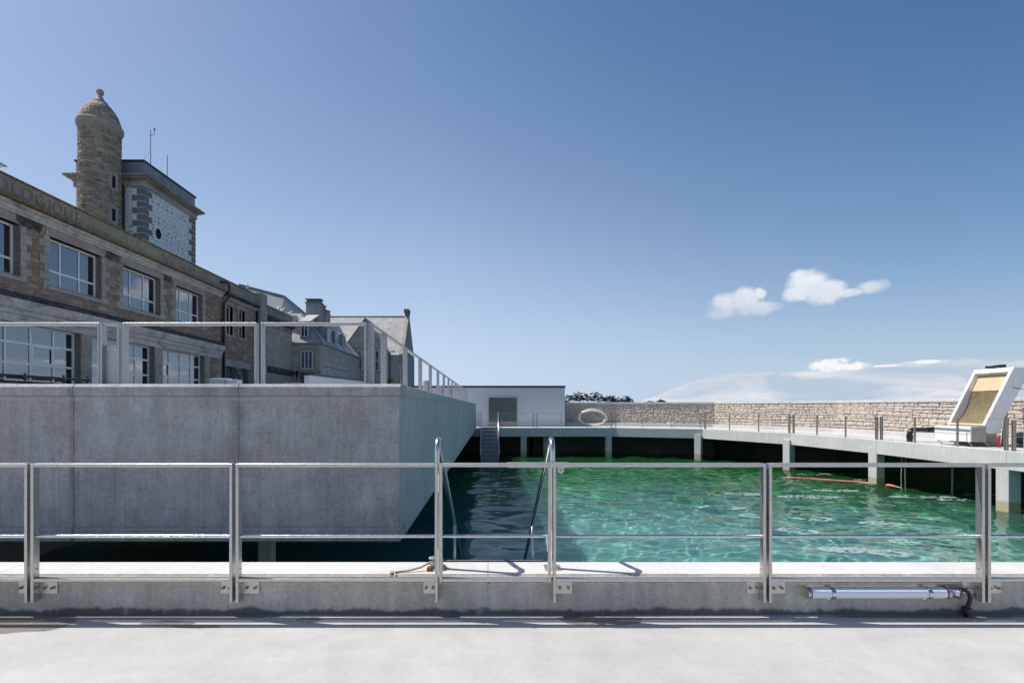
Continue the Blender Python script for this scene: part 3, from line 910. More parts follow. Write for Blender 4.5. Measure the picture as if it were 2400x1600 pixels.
# rope tied round the left foot
rope = [(-0.41 + .05 * math.cos(t), 3.655 + .045 * math.sin(t), KT + .025 + .012 * t / 2) for t in np.linspace(0, 11, 34)]
rope2 = [(-0.45, 3.63, KT + .06), (-0.52, 3.60, KT + .03), (-0.60, 3.575, KT + .016), (-.68, 3.56, KT + .012), (-.715, 3.543, KT + .012), (-.735, 3.53, KT + .006), (-.725, 3.522, KT - .008), (-.70, 3.517, KT - .016), (-.69, 3.525, KT - .004), (-.715, 3.55, KT + .014), (-.74, 3.565, KT + .012)]
rt = tag(MB().tube(rope, .009, 6).tube(rope2, .008, 6).build('rope', 'rope', smooth=True), 'frayed grey rope tied round the foot of the gate post', 'rope')
tag(MB().box(-0.475, -0.44, 3.585, 3.63, KT + .001, KT + .03).build('wood_wedge', 'rust', bevel=.004), 'small rusty brown block on the kerb beside the rope', 'block')

# ------------------------------------------------------------------ front railing
Y0, Y1 = 3.437, 3.488
def rail_panel(label, x0, x1, lend=True, rend=True, plates=(True, True), gate=False, group='framed railing panels along the kerb'):
    name = 'railing_gate' if gate else 'kerb_railing'
    t = thing(name, label, 'gate' if gate else 'railing', ((x0 + x1) / 2, 3.46, .11), None if gate else group)
    zb = .255 if gate else .11
    b = .0205
    for x, on in ((x0, lend), (x1 - b, rend)):
        if on:
            MB().box(x, x + b, Y0, Y1, zb, 1.0985).build('post', 'steel', t, bevel=.002, seg=1)
    a, c = x0 + (b if lend else 0), x1 - (b if rend else 0)
    MB().box(a + .0005, c - .0005, Y0 + .001, Y1 - .001, 1.0745, 1.10).build('top_rail', 'steel', t, bevel=.002, seg=1)
    MB().box(a + .0005, c - .0005, Y0 + .001, Y1 - .001, .258, .282).build('bottom_rail', 'steel', t, bevel=.002, seg=1)
    MB().tube([(a, 3.4625, .578), (c, 3.4625, .578)], .0115, 12).build('mid_rail', 'steel_bright', t, smooth='auto')
    if not gate:
        for x, on, s in ((x0 + b, plates[0], 1), (x1 - b, plates[1], -1)):
            if not on:
                continue
            w = .125 if s > 0 else .09
            pl = MB().box(x - s * b, x + s * w, Y1 + .0005, 3.4995, .155, .243).build('base_plate', 'steel', t, bevel=.002, seg=1)
            for d in ((.035, .095) if s > 0 else (.02, .07)):
                bx = x + s * d
                MB().tube([(bx, Y1 - .016, .20), (bx, Y1 + .001, .20)], .011, 6).tube([(bx, Y1 - .026, .20), (bx, Y1 - .015, .20)], .005, 6).build('bolt', 'steel_dull', pl)
        # little screws in the posts
        for x, on, s in ((x0 + b, lend, 1), (x1 - b, rend, -1)):
            if on:
                for z in (1.03, .345):
                    MB().tube([(x, 3.465, z), (x + s * .004, 3.465, z)], .006, 6).build('screw', 'steel_dull', t)
    return t
rail_panel('steel railing panel cut by the left edge of the picture', -4.75, -3.298, lend=False, plates=(False, True))
rail_panel('steel railing panel between the two left post pairs, in front of the concrete box', -3.274, -1.839)
rail_panel('steel railing panel just left of the gate', -1.815, -0.376)
pd = rail_panel('steel railing panel just right of the gate, with a latch lug on its top rail', .445, 1.961)
rail_panel('steel railing panel above the tube lamp', 1.982, 3.517)
rail_panel('steel railing panel cut by the right edge of the picture', 3.540, 5.05, rend=False, plates=(True, False))
gate = rail_panel('narrow hinged steel gate in the middle of the front railing', -.366, .430, gate=True)
lug = MB()
lp = [(.50 + .022 * math.cos(a), 1.05 + .022 * math.sin(a)) for a in np.linspace(math.pi, 2 * math.pi, 9)] + [(.522, 1.074), (.478, 1.074)]
lug.prism_y(lp, 3.440, 3.448)
lg = lug.build('latch_lug', 'steel', pd)
MB().tube([(.50, 3.434, 1.052), (.50, 3.4395, 1.052)], .009, 10).build('screw', 'steel_dull', lg)
MB().box(.12, .56, Y0 - .004, Y0 + .0005, 1.072, 1.1015).box(.12, .56, Y0 - .004, Y1, 1.1005, 1.104).build('latch_bar', 'steel', gate)
for z0, z1 in ((.90, 1.03), (.33, .50)):
    h = MB().tube([(-.371, 3.432, z0), (-.371, 3.432, z1)], .0085, 10).build('hinge', 'steel_bright', gate, smooth='auto')
    MB().box(-.379, -.347, 3.4345, 3.4365, z0 + .01, z1 - .01).build('hinge_leaf', 'steel', h)
MB().box(.398, .408, 3.43, 3.445, .48, .59).tube([(.403, 3.437, .50), (.392, 3.42, .55), (.40, 3.43, .60)], .005, 6).build('latch', 'steel_bright', gate)

# tube lamp on the kerb face
z_l = EYE - (1390 - VY) / F * 3.44
lx0, lx1 = P(1888, 0, 3.45).x, P(2222, 0, 3.45).x
lamp = thing('tube_lamp', 'white opal tube lamp strapped to the kerb at the right', 'lamp', ((lx0 + lx1) / 2, 3.455, z_l - .05))
MB().tube([(lx0 + .02, 3.455, z_l), (lx1 - .02, 3.455, z_l)], .039, 24).build('tube', 'opal', lamp, smooth='auto')
for x, s in ((lx0, 1), (lx1, -1)):
    c = MB().tube([(x, 3.455, z_l), (x + s * .022, 3.455, z_l)], .0415, 24).build('end_cap', 'steel', lamp, smooth='auto')
    MB().tube([(x + s * .0225, 3.455, z_l), (x + s * .030, 3.455, z_l)], .0405, 24).build('gasket', 'black', c, smooth='auto')
for x in (P(1948, 0, 3.45).x, P(2173, 0, 3.45).x):
    st = MB().tube([(x - .014, 3.455, z_l), (x + .014, 3.455, z_l)], .0425, 24).box(x - .012, x + .012, 3.47, 3.4995, z_l - .056, z_l - .03).build('strap', 'steel_bright', lamp, smooth='auto')
    MB().tube([(x, 3.448, z_l - .055), (x, 3.448, z_l - .038)], .006, 6).build('screw', 'steel_dull', st)
jx = P(2243, 0, 3.45).x
jb = thing('junction_disc', 'round steel cable gland at the right end of the tube lamp, with a black cable', 'cable gland', (jx, 3.46, 0))
MB().tube([(jx - .035, 3.4995, z_l + .005), (jx + .01, 3.43, z_l - .003)], .036, 20).build('gland', 'steel_bright', jb, smooth='auto')
MB().tube([(jx + .01, 3.455, z_l + .02), (jx + .05, 3.452, z_l + .022), (jx + .08, 3.45, z_l + .005), (jx + .095, 3.45, z_l - .03), (jx + .09, 3.455, z_l - .08), (jx + .078, 3.46, z_l - .12), (jx + .08, 3.47, 0.0)], .013, 10).build('cable', 'black', jb, smooth=True)
MB().tube([(jx + .08, 3.462, z_l - .105), (jx + .08, 3.468, z_l - .150)], .024, 12).tube([(jx + .08, 3.462, z_l - .115), (jx + .08, 3.462, z_l - .13)], .028, 6).build('connector', 'pvc_black', jb)

# ------------------------------------------------------------------ railing on top of the box
def box_panel(label, p, q, post_dir, zt=EYE + .875, zb=BZ1 - .45, both=(True, True)):
    p, q = Vector(p), Vector(q)
    u = (q - p).normalized(); n = Vector((u.y, -u.x, 0)); L = (q - p).length
    t = thing('parapet_railing', label, 'railing', ((p.x + q.x) / 2, (p.y + q.y) / 2, zb), 'railing panels on the channel box')
    for a, on in ((0, both[0]), (L - .022, both[1])):
        if on:
            MB().obox(p, u, n, a, a + .022, -.03, .03, zb, zt - .001).build('post', 'rail_grey', t, bevel=.002, seg=1)
    MB().obox(p, u, n, .0225 if both[0] else 0, L - (.0225 if both[1] else 0), -.025, .025, zt - .028, zt).build('top_rail', 'rail_grey', t, bevel=.002, seg=1)
    # fixing plates reaching to the parapet
    return t
FX = [-5.4, -4.075, -3.835, -2.39, -1.235]
fy = 5.02
box_panel('steel railing panel on the channel box, at the left picture edge', (-5.4, fy, 0), (-4.04, fy, 0), 0, both=(False, True))
kp = thing('parapet_railing', 'narrow railing bay on the channel box filled with a plain grey metal plate', 'railing', (-3.93, fy, BZ1 - .45), 'railing panels on the channel box')
MB().box(-4.01, -3.86, fy - .025, fy + .025, EYE + .847, EYE + .875).build('top_rail', 'rail_grey', kp)
MB().box(-4.034, -3.842, fy + .01, fy + .02, BZ1 - .4, EYE + .645).build('plate', 'rail_grey', kp)
MB().box(-4.034, -4.012, fy - .03, fy + .03, BZ1 - .45, EYE + .874).build('post', 'rail_grey', kp)
MB().box(-3.858, -3.836, fy - .03, fy + .03, BZ1 - .45, EYE + .874).build('post', 'rail_grey', kp)
for x in (-3.98, -3.90):
    MB().tube([(x, fy + .004, EYE + .60), (x, fy + .0095, EYE + .60)], .009, 8).build('rivet', 'steel_bright', kp)
box_panel('long steel railing panel on the channel box, right of the grey plate', (-3.80, fy, 0), (-2.42, fy, 0), 0)
box_panel('steel railing panel on the channel box ending at its right front corner', (-2.375, fy, 0), (-1.285, fy, 0), 0)
side_y = [5.05, 5.68, 7.10, 8.60, 10.05, 11.5, 12.95, 14.4, 15.85, 17.3, 18.75, 20.2, 21.65, 23.1, 24.55, 26.0]
ordn = ['first', 'second', 'third', 'fourth', 'fifth', 'sixth', 'seventh', 'eighth', 'ninth', 'tenth', 'eleventh', 'twelfth', 'thirteenth', 'fourteenth', 'fifteenth', 'sixteenth']
for i, (a, b) in enumerate(zip(side_y[:-1], side_y[1:])):
    box_panel('steel railing panel along the side of the channel box, %s from the front corner' % ordn[i], (-1.255, a + .015, 0), (-1.255, b - .015, 0), 1)
for (y, w, zc, lab) in ((10.02, .11, .30, 'nearest small grey box light on the side railing of the channel box'),
                        (12.9, .14, .33, 'second small grey box light on the side railing of the channel box'),
                        (15.8, .12, .36, 'third small grey box light on the side railing of the channel box')):
    fl = thing('box_light', lab, 'light', (-1.36, y, BZ1), 'box lights on the side railing')
    MB().box(-1.286 - w, -1.2865, y - .05, y + .05, EYE + zc, EYE + zc + .26).build('housing', 'rail_grey', fl, bevel=.03)
    MB().box(-1.286 - w + .02, -1.30, y - .02, y + .02, BZ1 - .2, EYE + zc - .0005).build('bracket', 'rail_grey', fl)

# ------------------------------------------------------------------ ring railing
def ring_rail(label, a, b, k, first=True, zt=.86, inset=.10):
    A, B, u, n, L = seg_frame(a, b)
    t = thing('walkway_railing', label, 'railing', ((A.x + B.x) / 2, (A.y + B.y) / 2, KT), 'railings round the basin walkway')
    for j in range(k + 1):
        for s in ((-.028, .028) if j in (0, k) else (0,)):
            c = L * j / k
            c = min(max(c, .10), L - .10) + s
            MB().obox(A, u, -n, c - .011, c + .011, inset - .032, inset + .032, KT + .004, KT + zt).build('post', 'steel_dull', t)
    MB().obox(A, u, -n, .06, L - .06, inset - .022, inset + .022, KT + zt, KT + zt + .014).build('top_rail', 'steel_dull', t)
    q0, q1 = A + u * .06 - n * inset, A + u * (L - .06) - n * inset
    MB().tube([(q0.x, q0.y, KT + .40), (q1.x, q1.y, KT + .40)], .008, 6).build('mid_rail', 'steel_bright', t)
ring_rail('thin walkway railing in front of the louvred door', (.5, 28.8), (2.65, 28.8), 1)
ring_rail('thin walkway railing at the left end of the back walkway', (-0.95, 28.8), (-.6, 28.8), 1)
ring_rail('thin walkway railing in front of the white hose coil', PI_[2], PI_[3], 3)
ring_rail('walkway railing on the first bend right of the hose coil', PI_[3], PI_[4], 3)
ring_rail('walkway railing on the second bend, above the floating boom', PI_[4], PI_[5], 3)
ring_rail('walkway railing between the second bend and the black pipe', PI_[5], PI_[6], 3)
ring_rail('walkway railing in front of the white sieve machine', PI_[6], PI_[7], 3)
ring_rail('walkway railing at the right picture edge', PI_[7], PI_[8], 3)

# ------------------------------------------------------------------ sieve machine
SY0, SY1 = 14.95, 16.18
sm = thing('sieve_machine', 'tall white leaning sieve filter housing with a curved brown screen', 'filter', (16.0, 15.55, KT))
prof = [(15.27, -.567), (16.18, 1.247), (16.78, 1.247), (16.72, 1.15), (15.80, -.50), (15.78, -.82), (15.36, -.82), (15.33, -.60)]
prof = [(x, z + EYE) for x, z in prof]
MB().prism_y(prof[::-1], SY0, SY0 + .09).build('side_panel', 'fibreglass', sm, bevel=.012)
MB().prism_y(prof[::-1], SY1 - .09, SY1).build('side_panel', 'fibreglass', sm, bevel=.012)
# top board, lip, tan board, curved screen
def on_slope(t, d):   # t along the lean (0 bottom..1 top), d depth behind the front face
    a, b = Vector((15.27, 0, EYE - .567)), Vector((16.18, 0, EYE + 1.247))
    p = a.lerp(b, t)
    nrm = Vector((b.z - a.z, 0, -(b.x - a.x))).normalized()
    return p.x + nrm.x * d, p.z + nrm.z * d
def slab(t0, t1, d0, d1):
    return [on_slope(t0, d0), on_slope(t1, d0), on_slope(t1, d1), on_slope(t0, d1)]
yi0, yi1 = SY0 + .091, SY1 - .091
MB().prism_y(slab(.925, 1.0, 0.002, .40), yi0, yi1).build('top_board', 'fibreglass', sm, bevel=.008)
MB().prism_y(slab(0.0, .035, 0.002, .10), yi0, yi1).build('bottom_lip', 'ply', sm, bevel=.008)
MB().prism_y(slab(.645, .924, .16, .185), yi0, yi1).build('upper_board', 'ply', sm)
cv = MB()
pts = []
for k in range(15):
    t = .036 + (.643 - .036) * k / 14
    s = k / 14
    pts.append((t, .10 + .165 * math.sin(math.pi * (s ** .75)) * .8 + .08 * s))
outl = [on_slope(t, d) for t, d in pts] + [on_slope(t, d + .02) for t, d in reversed(pts)]
cv.prism_y(outl, yi0, yi1)
cv.build('curved_screen', 'sieve', sm)
MB().prism_y([on_slope(.02, .42), on_slope(.98, .42), on_slope(.98, .44), on_slope(.02, .44)], yi0, yi1).build('back_board', 'fibreglass', sm)
# support stand
MB().box(15.40, 15.76, SY0 + .1, SY1 - .1, KT, EYE - .821).build('pedestal', 'quay', sm)
MB().beam((16.1, SY0 + .25, KT), (16.25, SY0 + .25, EYE + .25), .06, .06).build('prop', 'steel_dull', sm)
MB().beam((16.1, SY1 - .25, KT), (16.25, SY1 - .25, EYE + .25), .06, .06).build('prop', 'steel_dull', sm)
MB().box(16.55, 16.80, SY0 - .14, SY0 - .001, EYE + .42, EYE + .86).build('control_box', 'rail_grey', sm, bevel=.02)
MB().tube([(16.13, SY0 - .006, EYE + .62), (16.35, SY0 - .03, EYE + .56), (16.56, SY0 - .03, EYE + .55)], .008, 6).build('cable', 'black', sm)
for (x, z) in ((15.72, .05), (15.95, .42), (16.12, .72), (16.2, .95), (16.3, 1.08), (16.15, .83), (15.55, -.3)):
    MB().tube([(x, SY0 - .008, EYE + z), (x, SY0 - .0005, EYE + z)], .011, 6).build('screw', 'steel_dull', sm)
# cable coil on top
coil = []
for k in range(90):
    a = k * .28
    coil.append((16.45 + .17 * math.cos(a) + random.uniform(-.02, .02), 15.75 + .27 * math.sin(a), EYE + 1.262 + .0008 * k + .03 * abs(math.sin(a))))
tag(MB().tube(coil, .014, 6).build('cable_coil', 'pvc_black', smooth=True), 'black cable coil lying on top of the sieve housing', 'cable')
# tray
tr_ = thing('collector_tray', 'white rectangular collecting tray on bent legs below the sieve', 'tray', (15.0, 15.4, KT))
tz0, tz1 = EYE - 1.07, EYE - .60
MB().box(14.76, 14.80, 14.87, 16.08, tz0, tz1).build('front_panel', 'fibreglass', tr_, bevel=.008)
MB().box(14.801, 15.25, 14.87, 14.90, tz0, tz1).build('end_panel', 'tan_plate', tr_)  # end turned from the sun: its shade is put into the tan colour
MB().box(14.801, 15.25, 16.05, 16.08, tz0, tz1).build('end_panel', 'fibreglass', tr_)
MB().box(15.21, 15.25, 14.901, 16.049, tz0, tz1).build('rear_panel', 'fibreglass', tr_)
MB().box(14.801, 15.209, 14.901, 16.049, tz0, tz0 + .03).build('floor', 'tan_plate', tr_)
for (x, y) in ((14.80, 15.0), (14.80, 15.5), (14.80, 16.0), (15.22, 14.92)):
    MB().tube([(x, y, tz0 - .01), (x + .04, y - .03, tz0 - .06), (x + .09, y - .05, KT + .05), (x + .09, y - .05, KT)], .016, 8).build('leg', 'steel', tr_, smooth=True)
# black pipe
MB_p = [(15.6, 17.0, KT + .42), (15.0, 17.0, KT + .42)]
pipe = thing('drain_pipe', 'thick black plastic pipe with an elbow bending down at the walkway', 'pipe', (14.75, 17.0, KT))
pth = [(16.4, 17.1, KT + .42), (14.92, 17.05, KT + .42)] + [(14.92 - .14 * math.sin(a), 17.05, KT + .28 + .14 * math.cos(a)) for a in np.linspace(.2, math.pi / 2, 6)] + [(14.78, 17.05, KT)]
MB().tube(pth, .085, 16).build('pipe', 'pvc_black', pipe, smooth=True)
MB().tube([(15.42, 17.065, KT + .42), (15.62, 17.07, KT + .42)], .10, 16).build('coupling', 'pvc_black', pipe, smooth='auto')
MB().tube([(14.78, 17.05, KT + .10), (14.78, 17.05, KT + .24)], .097, 16).build('coupling', 'pvc_black', pipe, smooth='auto')
MB().box(16.3, 16.5, 17.0, 17.2, KT, KT + .36).build('support', 'quay', pipe)
# hanging lines and poles
for (px, y, zt, lab, r_, mt) in ((2113, 17.2, KT - .2, 'left one of two thin hanging lines below the black pipe', .011, 'rope'),
                                 (2122, 17.2, KT + .02, 'thin dark line dropping from the pipe elbow into the water', .009, 'rope'),
                                 (2232, 16.6, KT - .3, 'pale thin pole standing in the dark water under the walkway', .028, 'column_concrete'),
                                 (2384, 14.8, KT - .3, 'pale thin pole under the walkway at the right picture edge', .03, 'column_concrete')):
    x = P(px, 0, y).x
    pp = [(x, y, zt)] + [(x + .015 * math.sin(k * 1.3), y, zt - (zt + 1.7) * k / 6) for k in range(1, 7)] if r_ < .02 else [(x, y, -4), (x, y, zt)]
    tag(MB().tube(pp, r_, 6).build('hanging_line' if r_ < .02 else 'thin_pole', mt, smooth=True), lab, 'line' if r_ < .02 else 'pole')
# pump group behind the machine
pm = thing('pump', 'black pump with a small red canister behind the sieve housing', 'pump', (16.1, 14.6, KT))
MB().box(15.95, 16.45, 14.4, 14.75, KT, KT + .08).build('base', 'black', pm)
MB().tube([(16.2, 14.4, KT + .28), (16.2, 14.78, KT + .28)], .19, 18).build('body', 'pvc_black', pm, smooth='auto')
MB().tube([(15.45, 14.70, KT), (15.45, 14.70, KT + .30), (15.46, 14.70, KT + .38)], [.04, .045, .03], 10).build('canister', 'red', pm, smooth=True)
MB().tube([(16.25, 14.36, KT + .45), (16.45, 14.3, KT + .5), (16.55, 14.3, KT + .3), (16.4, 14.3, KT + .14), (16.3, 14.3, KT + .3)], .03, 8).build('hose', 'pvc_black', pm, smooth=True)
ld = thing('trestle', 'pale aluminium trestle leaning beside the black pump', 'trestle', (16.0, 14.3, KT))
MB().beam((15.72, 14.25, KT), (15.98, 14.45, KT + 1.05), .035, .03).build('leg', 'steel_bright', ld)
MB().beam((15.98, 14.45, KT + .80), (16.6, 14.4, KT + .82), .03, .03).build('bar', 'steel_bright', ld)
MB().beam((15.70, 14.25, KT + .012), (15.88, 14.2, KT + .012), .04, .024).build('foot', 'steel_bright', ld)
MB().beam((16.6, 14.4, KT), (16.6, 14.4, KT + .81), .03, .03).build('leg', 'steel_bright', ld)
vl = thing('valve_stand', 'small steel valve wheel on a stand at the right picture edge', 'valve', (15.6, 13.95, KT))
wh = [(15.62 + .14 * math.cos(a), 13.95, KT + .55 + .14 * math.sin(a)) for a in np.linspace(0, 2 * math.pi, 20)[:-1]]
wo = MB().tube(wh, .016, 8, closed=True).build('wheel', 'steel', vl, smooth=True)
for k in range(3):
    a = k * math.pi / 3
    MB().tube([(15.62 - .14 * math.cos(a), 13.95, KT + .55 - .14 * math.sin(a)), (15.62 + .14 * math.cos(a), 13.95, KT + .55 + .14 * math.sin(a))], .009, 6).build('spoke', 'steel', wo)
MB().tube([(15.62, 13.98, KT), (15.62, 13.98, KT + .57)], .03, 8).build('stem', 'red', vl)

# hose coil by the wall
hp = []
for k in range(5 * 40):
    t = k / 40 * 2 * math.pi
    w = 0.93 - .09 * math.sin(k * .031) - .03 * (k // 40) + .02 * math.sin(t * 3 + k * .02)
    h_ = 0.53 - .05 * math.sin(k * .05 + 1) - .02 * (k // 40)
    z = KT + .58 + h_ * math.sin(t)
    hp.append((6.52 + w * math.cos(t) + .05 * math.sin(k * .017), 31.05 + .22 * (z - KT) - .035 * (k // 40), z - .01 * (k // 40)))
tag(MB().tube(hp, .034, 8).build('hose_coil', 'hose', smooth=True), 'big coil of pale hose leaning against the stone wall', 'hose')
tag(MB().box(11.0, 11.35, 30.0, 30.12, KT + .20, KT + .29).build('white_box', 'fibreglass', bevel=.01), 'small white box lying on the plinth of the stone wall', 'box')

# ------------------------------------------------------------------ water
nx, ny = 660, 640
xs = np.linspace(-9.2, 17.9, nx); yy = np.linspace(3.82, 32.0, ny)
X, Y = np.meshgrid(xs, yy)
Z = np.zeros_like(X)
for k in range(90):
    lam = 0.30 * (7.5 ** rng.random())
    th = rng.normal(-1.15, 0.75)
    amp = 0.0021 * lam ** 1.3 * rng.uniform(.5, 1.3)
    ph = rng.uniform(0, 6.28)
    warp = 0.35 * np.sin(X * .23 + rng.uniform(0, 6)) + 0.35 * np.sin(Y * .19 + rng.uniform(0, 6))
    Z += amp * np.sin(2 * math.pi / lam * (X * math.cos(th) + Y * math.sin(th)) + ph + warp * 2)
calm = 0.55 + 0.45 * np.clip((X - 0.5) / 9, 0, 1)
Z = Z * calm * (0.62 + 1.55 * np.clip((Y - 10.5) / 8, 0, 1))
Zf = np.zeros_like(X)
for k in range(70):
    lam = 0.15 * (3.2 ** rng.random())
    th = rng.normal(-1.35, 0.55)
    wp_ = 1.6 * np.sin(X * rng.uniform(.3, .9) + rng.uniform(0, 6)) + 1.6 * np.sin(Y * rng.uniform(.3, .9) + rng.uniform(0, 6))
    Zf += 0.0017 * lam * rng.uniform(.5, 1.4) * np.sin(2 * math.pi / lam * (X * math.cos(th) + Y * math.sin(th)) + wp_ + rng.uniform(0, 6.28))
patch = 0.65 + 0.35 * np.sin(X * .55 + 1.3 * np.sin(Y * .31)) * np.sin(Y * .47 + 1.1 * np.sin(X * .37))
Z = Z + Zf * patch * (0.25 + 0.55 * np.clip((Y - 10) / 6, 0, 1)) * (0.45 + 0.55 * np.clip((X + .5) / 4, 0, 1))
wv_ = np.stack([X.ravel(), Y.ravel() - 17, Z.ravel()], 1)
idx = np.arange(nx * ny).reshape(ny, nx)
q = np.stack([idx[:-1, :-1].ravel(), idx[:-1, 1:].ravel(), idx[1:, 1:].ravel(), idx[1:, :-1].ravel()], 1)
me = bpy.data.meshes.new('water')
me.from_pydata(wv_.tolist(), [], q.tolist())
me.polygons.foreach_set('use_smooth', np.ones(len(q), dtype=bool))
me.materials.append(MATS['water'])
water = struct(bpy.data.objects.new('water', me))
water.location = (0, 17, WZ)
COL.objects.link(water)

bed = struct(MB().add([(-9.2, 3.8, -3.75), (17.9, 3.8, -3.75), (17.9, 32, -3.75), (-9.2, 32, -3.75)], [(0, 1, 2, 3)]).build('pool_bed', 'pool_bed'))
bed.cycles.is_caustics_receiver = True
water.cycles.is_caustics_caster = True
sun_d.cycles.is_caustics_light = True

# foam rafts
fm = MB()
def foam_patch(px, py, rx, ry, n, seed, rr=(.03, .11)):
    r = random.Random(seed)
    yc = (EYE - WZ) * F / (py - VY); xc = (px - VX) / F * yc
    for i in range(n):
        a = r.uniform(0, 6.28); d = math.sqrt(r.random())
        x, y = xc + rx * d * math.cos(a) + .35 * rx * math.sin(5 * d + a), yc + ry * d * math.sin(a)
        s = r.uniform(*rr) * (1.15 - .6 * d)
        k = r.randint(7, 10)
        zz = WZ + .013 + r.uniform(0, .010)
        pts = [(x + s * r.uniform(.7, 1.5) * math.cos(2 * math.pi * j / k), y + s * r.uniform(.6, 1.1) * math.sin(2 * math.pi * j / k), zz) for j in range(k)]
        fm.add(pts + [(x, y, zz + .012)], [(j, (j + 1) % k, k) for j in range(k)])
for i, (px, py, rx, ry, n) in enumerate(((1745, 1158, .8, .25, 70), (1690, 1190, .9, .3, 90), (1900, 1165, 1.3, .35, 90), (1960, 1150, 1.0, .25, 60),
                                         (2160, 1165, 1.4, .25, 80), (2245, 1172, .8, .15, 40), (1900, 1215, .7, .35, 60), (1870, 1245, .6, .3, 50),
                                         (1975, 1290, .5, .22, 75), (2090, 1298, .55, .22, 80), (2010, 1288, .4, .15, 30), (2120, 1272, .4, .2, 30),
                                         (2065, 1228, .6, .3, 50), (1770, 1210, .5, .3, 35), (2300, 1160, .8, .12, 30), (1960, 1112, 2.2, .25, 60), (2040, 1125, .8, .15, 30))):
    foam_patch(px, py, rx, ry, n, 50 + i)
fo = stuff(fm.build('foam', 'foam'))
tag(fo, 'thin white foam drifting in patches on the green water', 'foam')

# red boom
bp = [P(1843, 1122, 19.9), P(1900, 1124, 19.6), P(1960, 1128, 19.1), P(2012, 1132, 18.75), P(2062, 1136, 18.2), P(2090, 1140, 17.9), P(2112, 1146, 17.45)]
bp = [Vector((p.x, (EYE - WZ) * F / 0 if False else p.y, WZ + .045)) for p in bp]
boom = thing('floating_boom', 'red floating boom lying on the water by the columns', 'float', (13, 19, WZ))
fine = []
for a, b in zip(bp[:-1], bp[1:]):
    for k in range(4):
        fine.append(a.lerp(b, k / 4))
fine.append(bp[-1])
MB().tube(fine[:17], .048, 10).build('float', 'red_float', boom, smooth=True)
MB().tube(fine[16:18], .025, 8).build('joint', 'rope', boom, smooth=True)
MB().tube(fine[18:23], [.045, .06, .055, .05, .035], 10).build('float', 'red_float', boom, smooth=True)
MB().tube(fine[22:], .02, 6).build('cord', 'rope', boom, smooth=True)

# ------------------------------------------------------------------ long stone building on the left
FX_ = -17.40                 # facade plane
GZ = 1.15                    # quay level
def HZ(ratio):               # height of a level line on the facade from its slope in the photo
    return EYE + ratio * -FX_
Z_LHEAD, Z_STR, Z_SILL, Z_TRAN, Z_UHEAD, Z_LEDGE, Z_TOP = HZ(.180), HZ(.238), HZ(.278), HZ(.313), HZ(.387), HZ(.435), HZ(.482)
sb = thing('stone_building', 'long two-storey rubble stone building with big grid windows and carved parapet lettering', 'building', (-22, 24, GZ))
YA, YB, YC = 11.0, 31.2, 35.9
UW = [(11.6, 14.1), (15.35, 17.87), (19.05, 21.60), (22.87, 25.45), (26.70, 29.16)]     # upper windows
LW = [(12.0, 16.0), (16.6, 20.5), (21.05, 25.0), (25.6, 29.35)]
SWN = [(31.85, 32.60), (33.45, 34.2)]                                                 # twin windows
WD = 0.26                                                                             # recess
# wall mass with openings: build from boxes round the openings
mb = MB()
def wall_with_holes(mb, x0, x1, y0, y1, z0, z1, holes):
    ysx = sorted({y0, y1, *[h[0] for h in holes], *[h[1] for h in holes]})
    for a, b in zip(ysx[:-1], ysx[1:]):
        zz = [z0]
        for h in sorted(holes, key=lambda h: h[2]):
            if h[0] < b - 1e-6 and h[1] > a + 1e-6:
                zz += [h[2], h[3]]
        zz.append(z1)
        for k in range(0, len(zz), 2):
            if zz[k + 1] - zz[k] > 1e-4:
                mb.box(x0, x1, a, b, zz[k], zz[k + 1])
holes = [(a, b, Z_SILL, Z_UHEAD) for a, b in UW] + [(a, b, GZ + .5, Z_LHEAD) for a, b in LW]
holes += [(a, b, Z_SILL, Z_UHEAD) for a, b in SWN] + [(31.75, 32.9, GZ, HZ(.155)), (33.9, 34.7, GZ, HZ(.155))]
wall_with_holes(mb, FX_ - .5, FX_, YA, YC, GZ, Z_LEDGE, holes)
mb.build('wall', 'mortar', sb)
mb = MB()
mb.box(-30, FX_ - 3.2, YA, YC, GZ, Z_TOP - .5)
mb.box(FX_ - 3.2, FX_ - .501, YA, YC, Z_LEDGE - .25, Z_TOP - .5)
mb.box(FX_ - 3.2, FX_ - .501, YA, YC, Z_LHEAD + .25, Z_SILL - .35)
mb.box(FX_ - 3.2, FX_ - .501, YA, YC, GZ, GZ + .3)
mb.build('interior', 'interior', sb)

# parapet with carved letters
mb = MB().prism_y([(FX_ - .35, Z_LEDGE), (FX_ + .05, Z_LEDGE), (FX_ + .05, Z_TOP - .10), (FX_ - .35, Z_TOP - .10)], YA, YC)
mb.build('parapet', 'parapet', sb)
ycop = [YA, 14.2, 17.4, 20.6, 23.8, 27.0, 30.2, 33.0, YC]
for a, b in zip(ycop[:-1], ycop[1:]):
    MB().prism_y([(FX_ - .40, Z_TOP - .099), (FX_ + .12, Z_TOP - .099), (FX_ + .12, Z_TOP - .04), (FX_ - .1, Z_TOP), (FX_ - .40, Z_TOP)], a, b - .01).build('coping_stone', 'lichen', sb, bevel=.01, seg=1)
for y in (21.9, 23.15, 28.0, 29.1):      # small pilasters of the parapet
    MB().box(FX_ + .051, FX_ + .075, y - .05, y + .05, Z_LEDGE + .03, Z_TOP - .10).build('pilaster', 'parapet', sb)
MB().box(FX_ + .051, FX_ + .068, 22.15, 22.95, Z_LEDGE + .18, Z_TOP - .22).build('panel', 'parapet', sb, bevel=.01)
MB().box(FX_ + .051, FX_ + .068, 28.2, 28.95, Z_LEDGE + .18, Z_TOP - .22).build('panel', 'parapet', sb, bevel=.01)
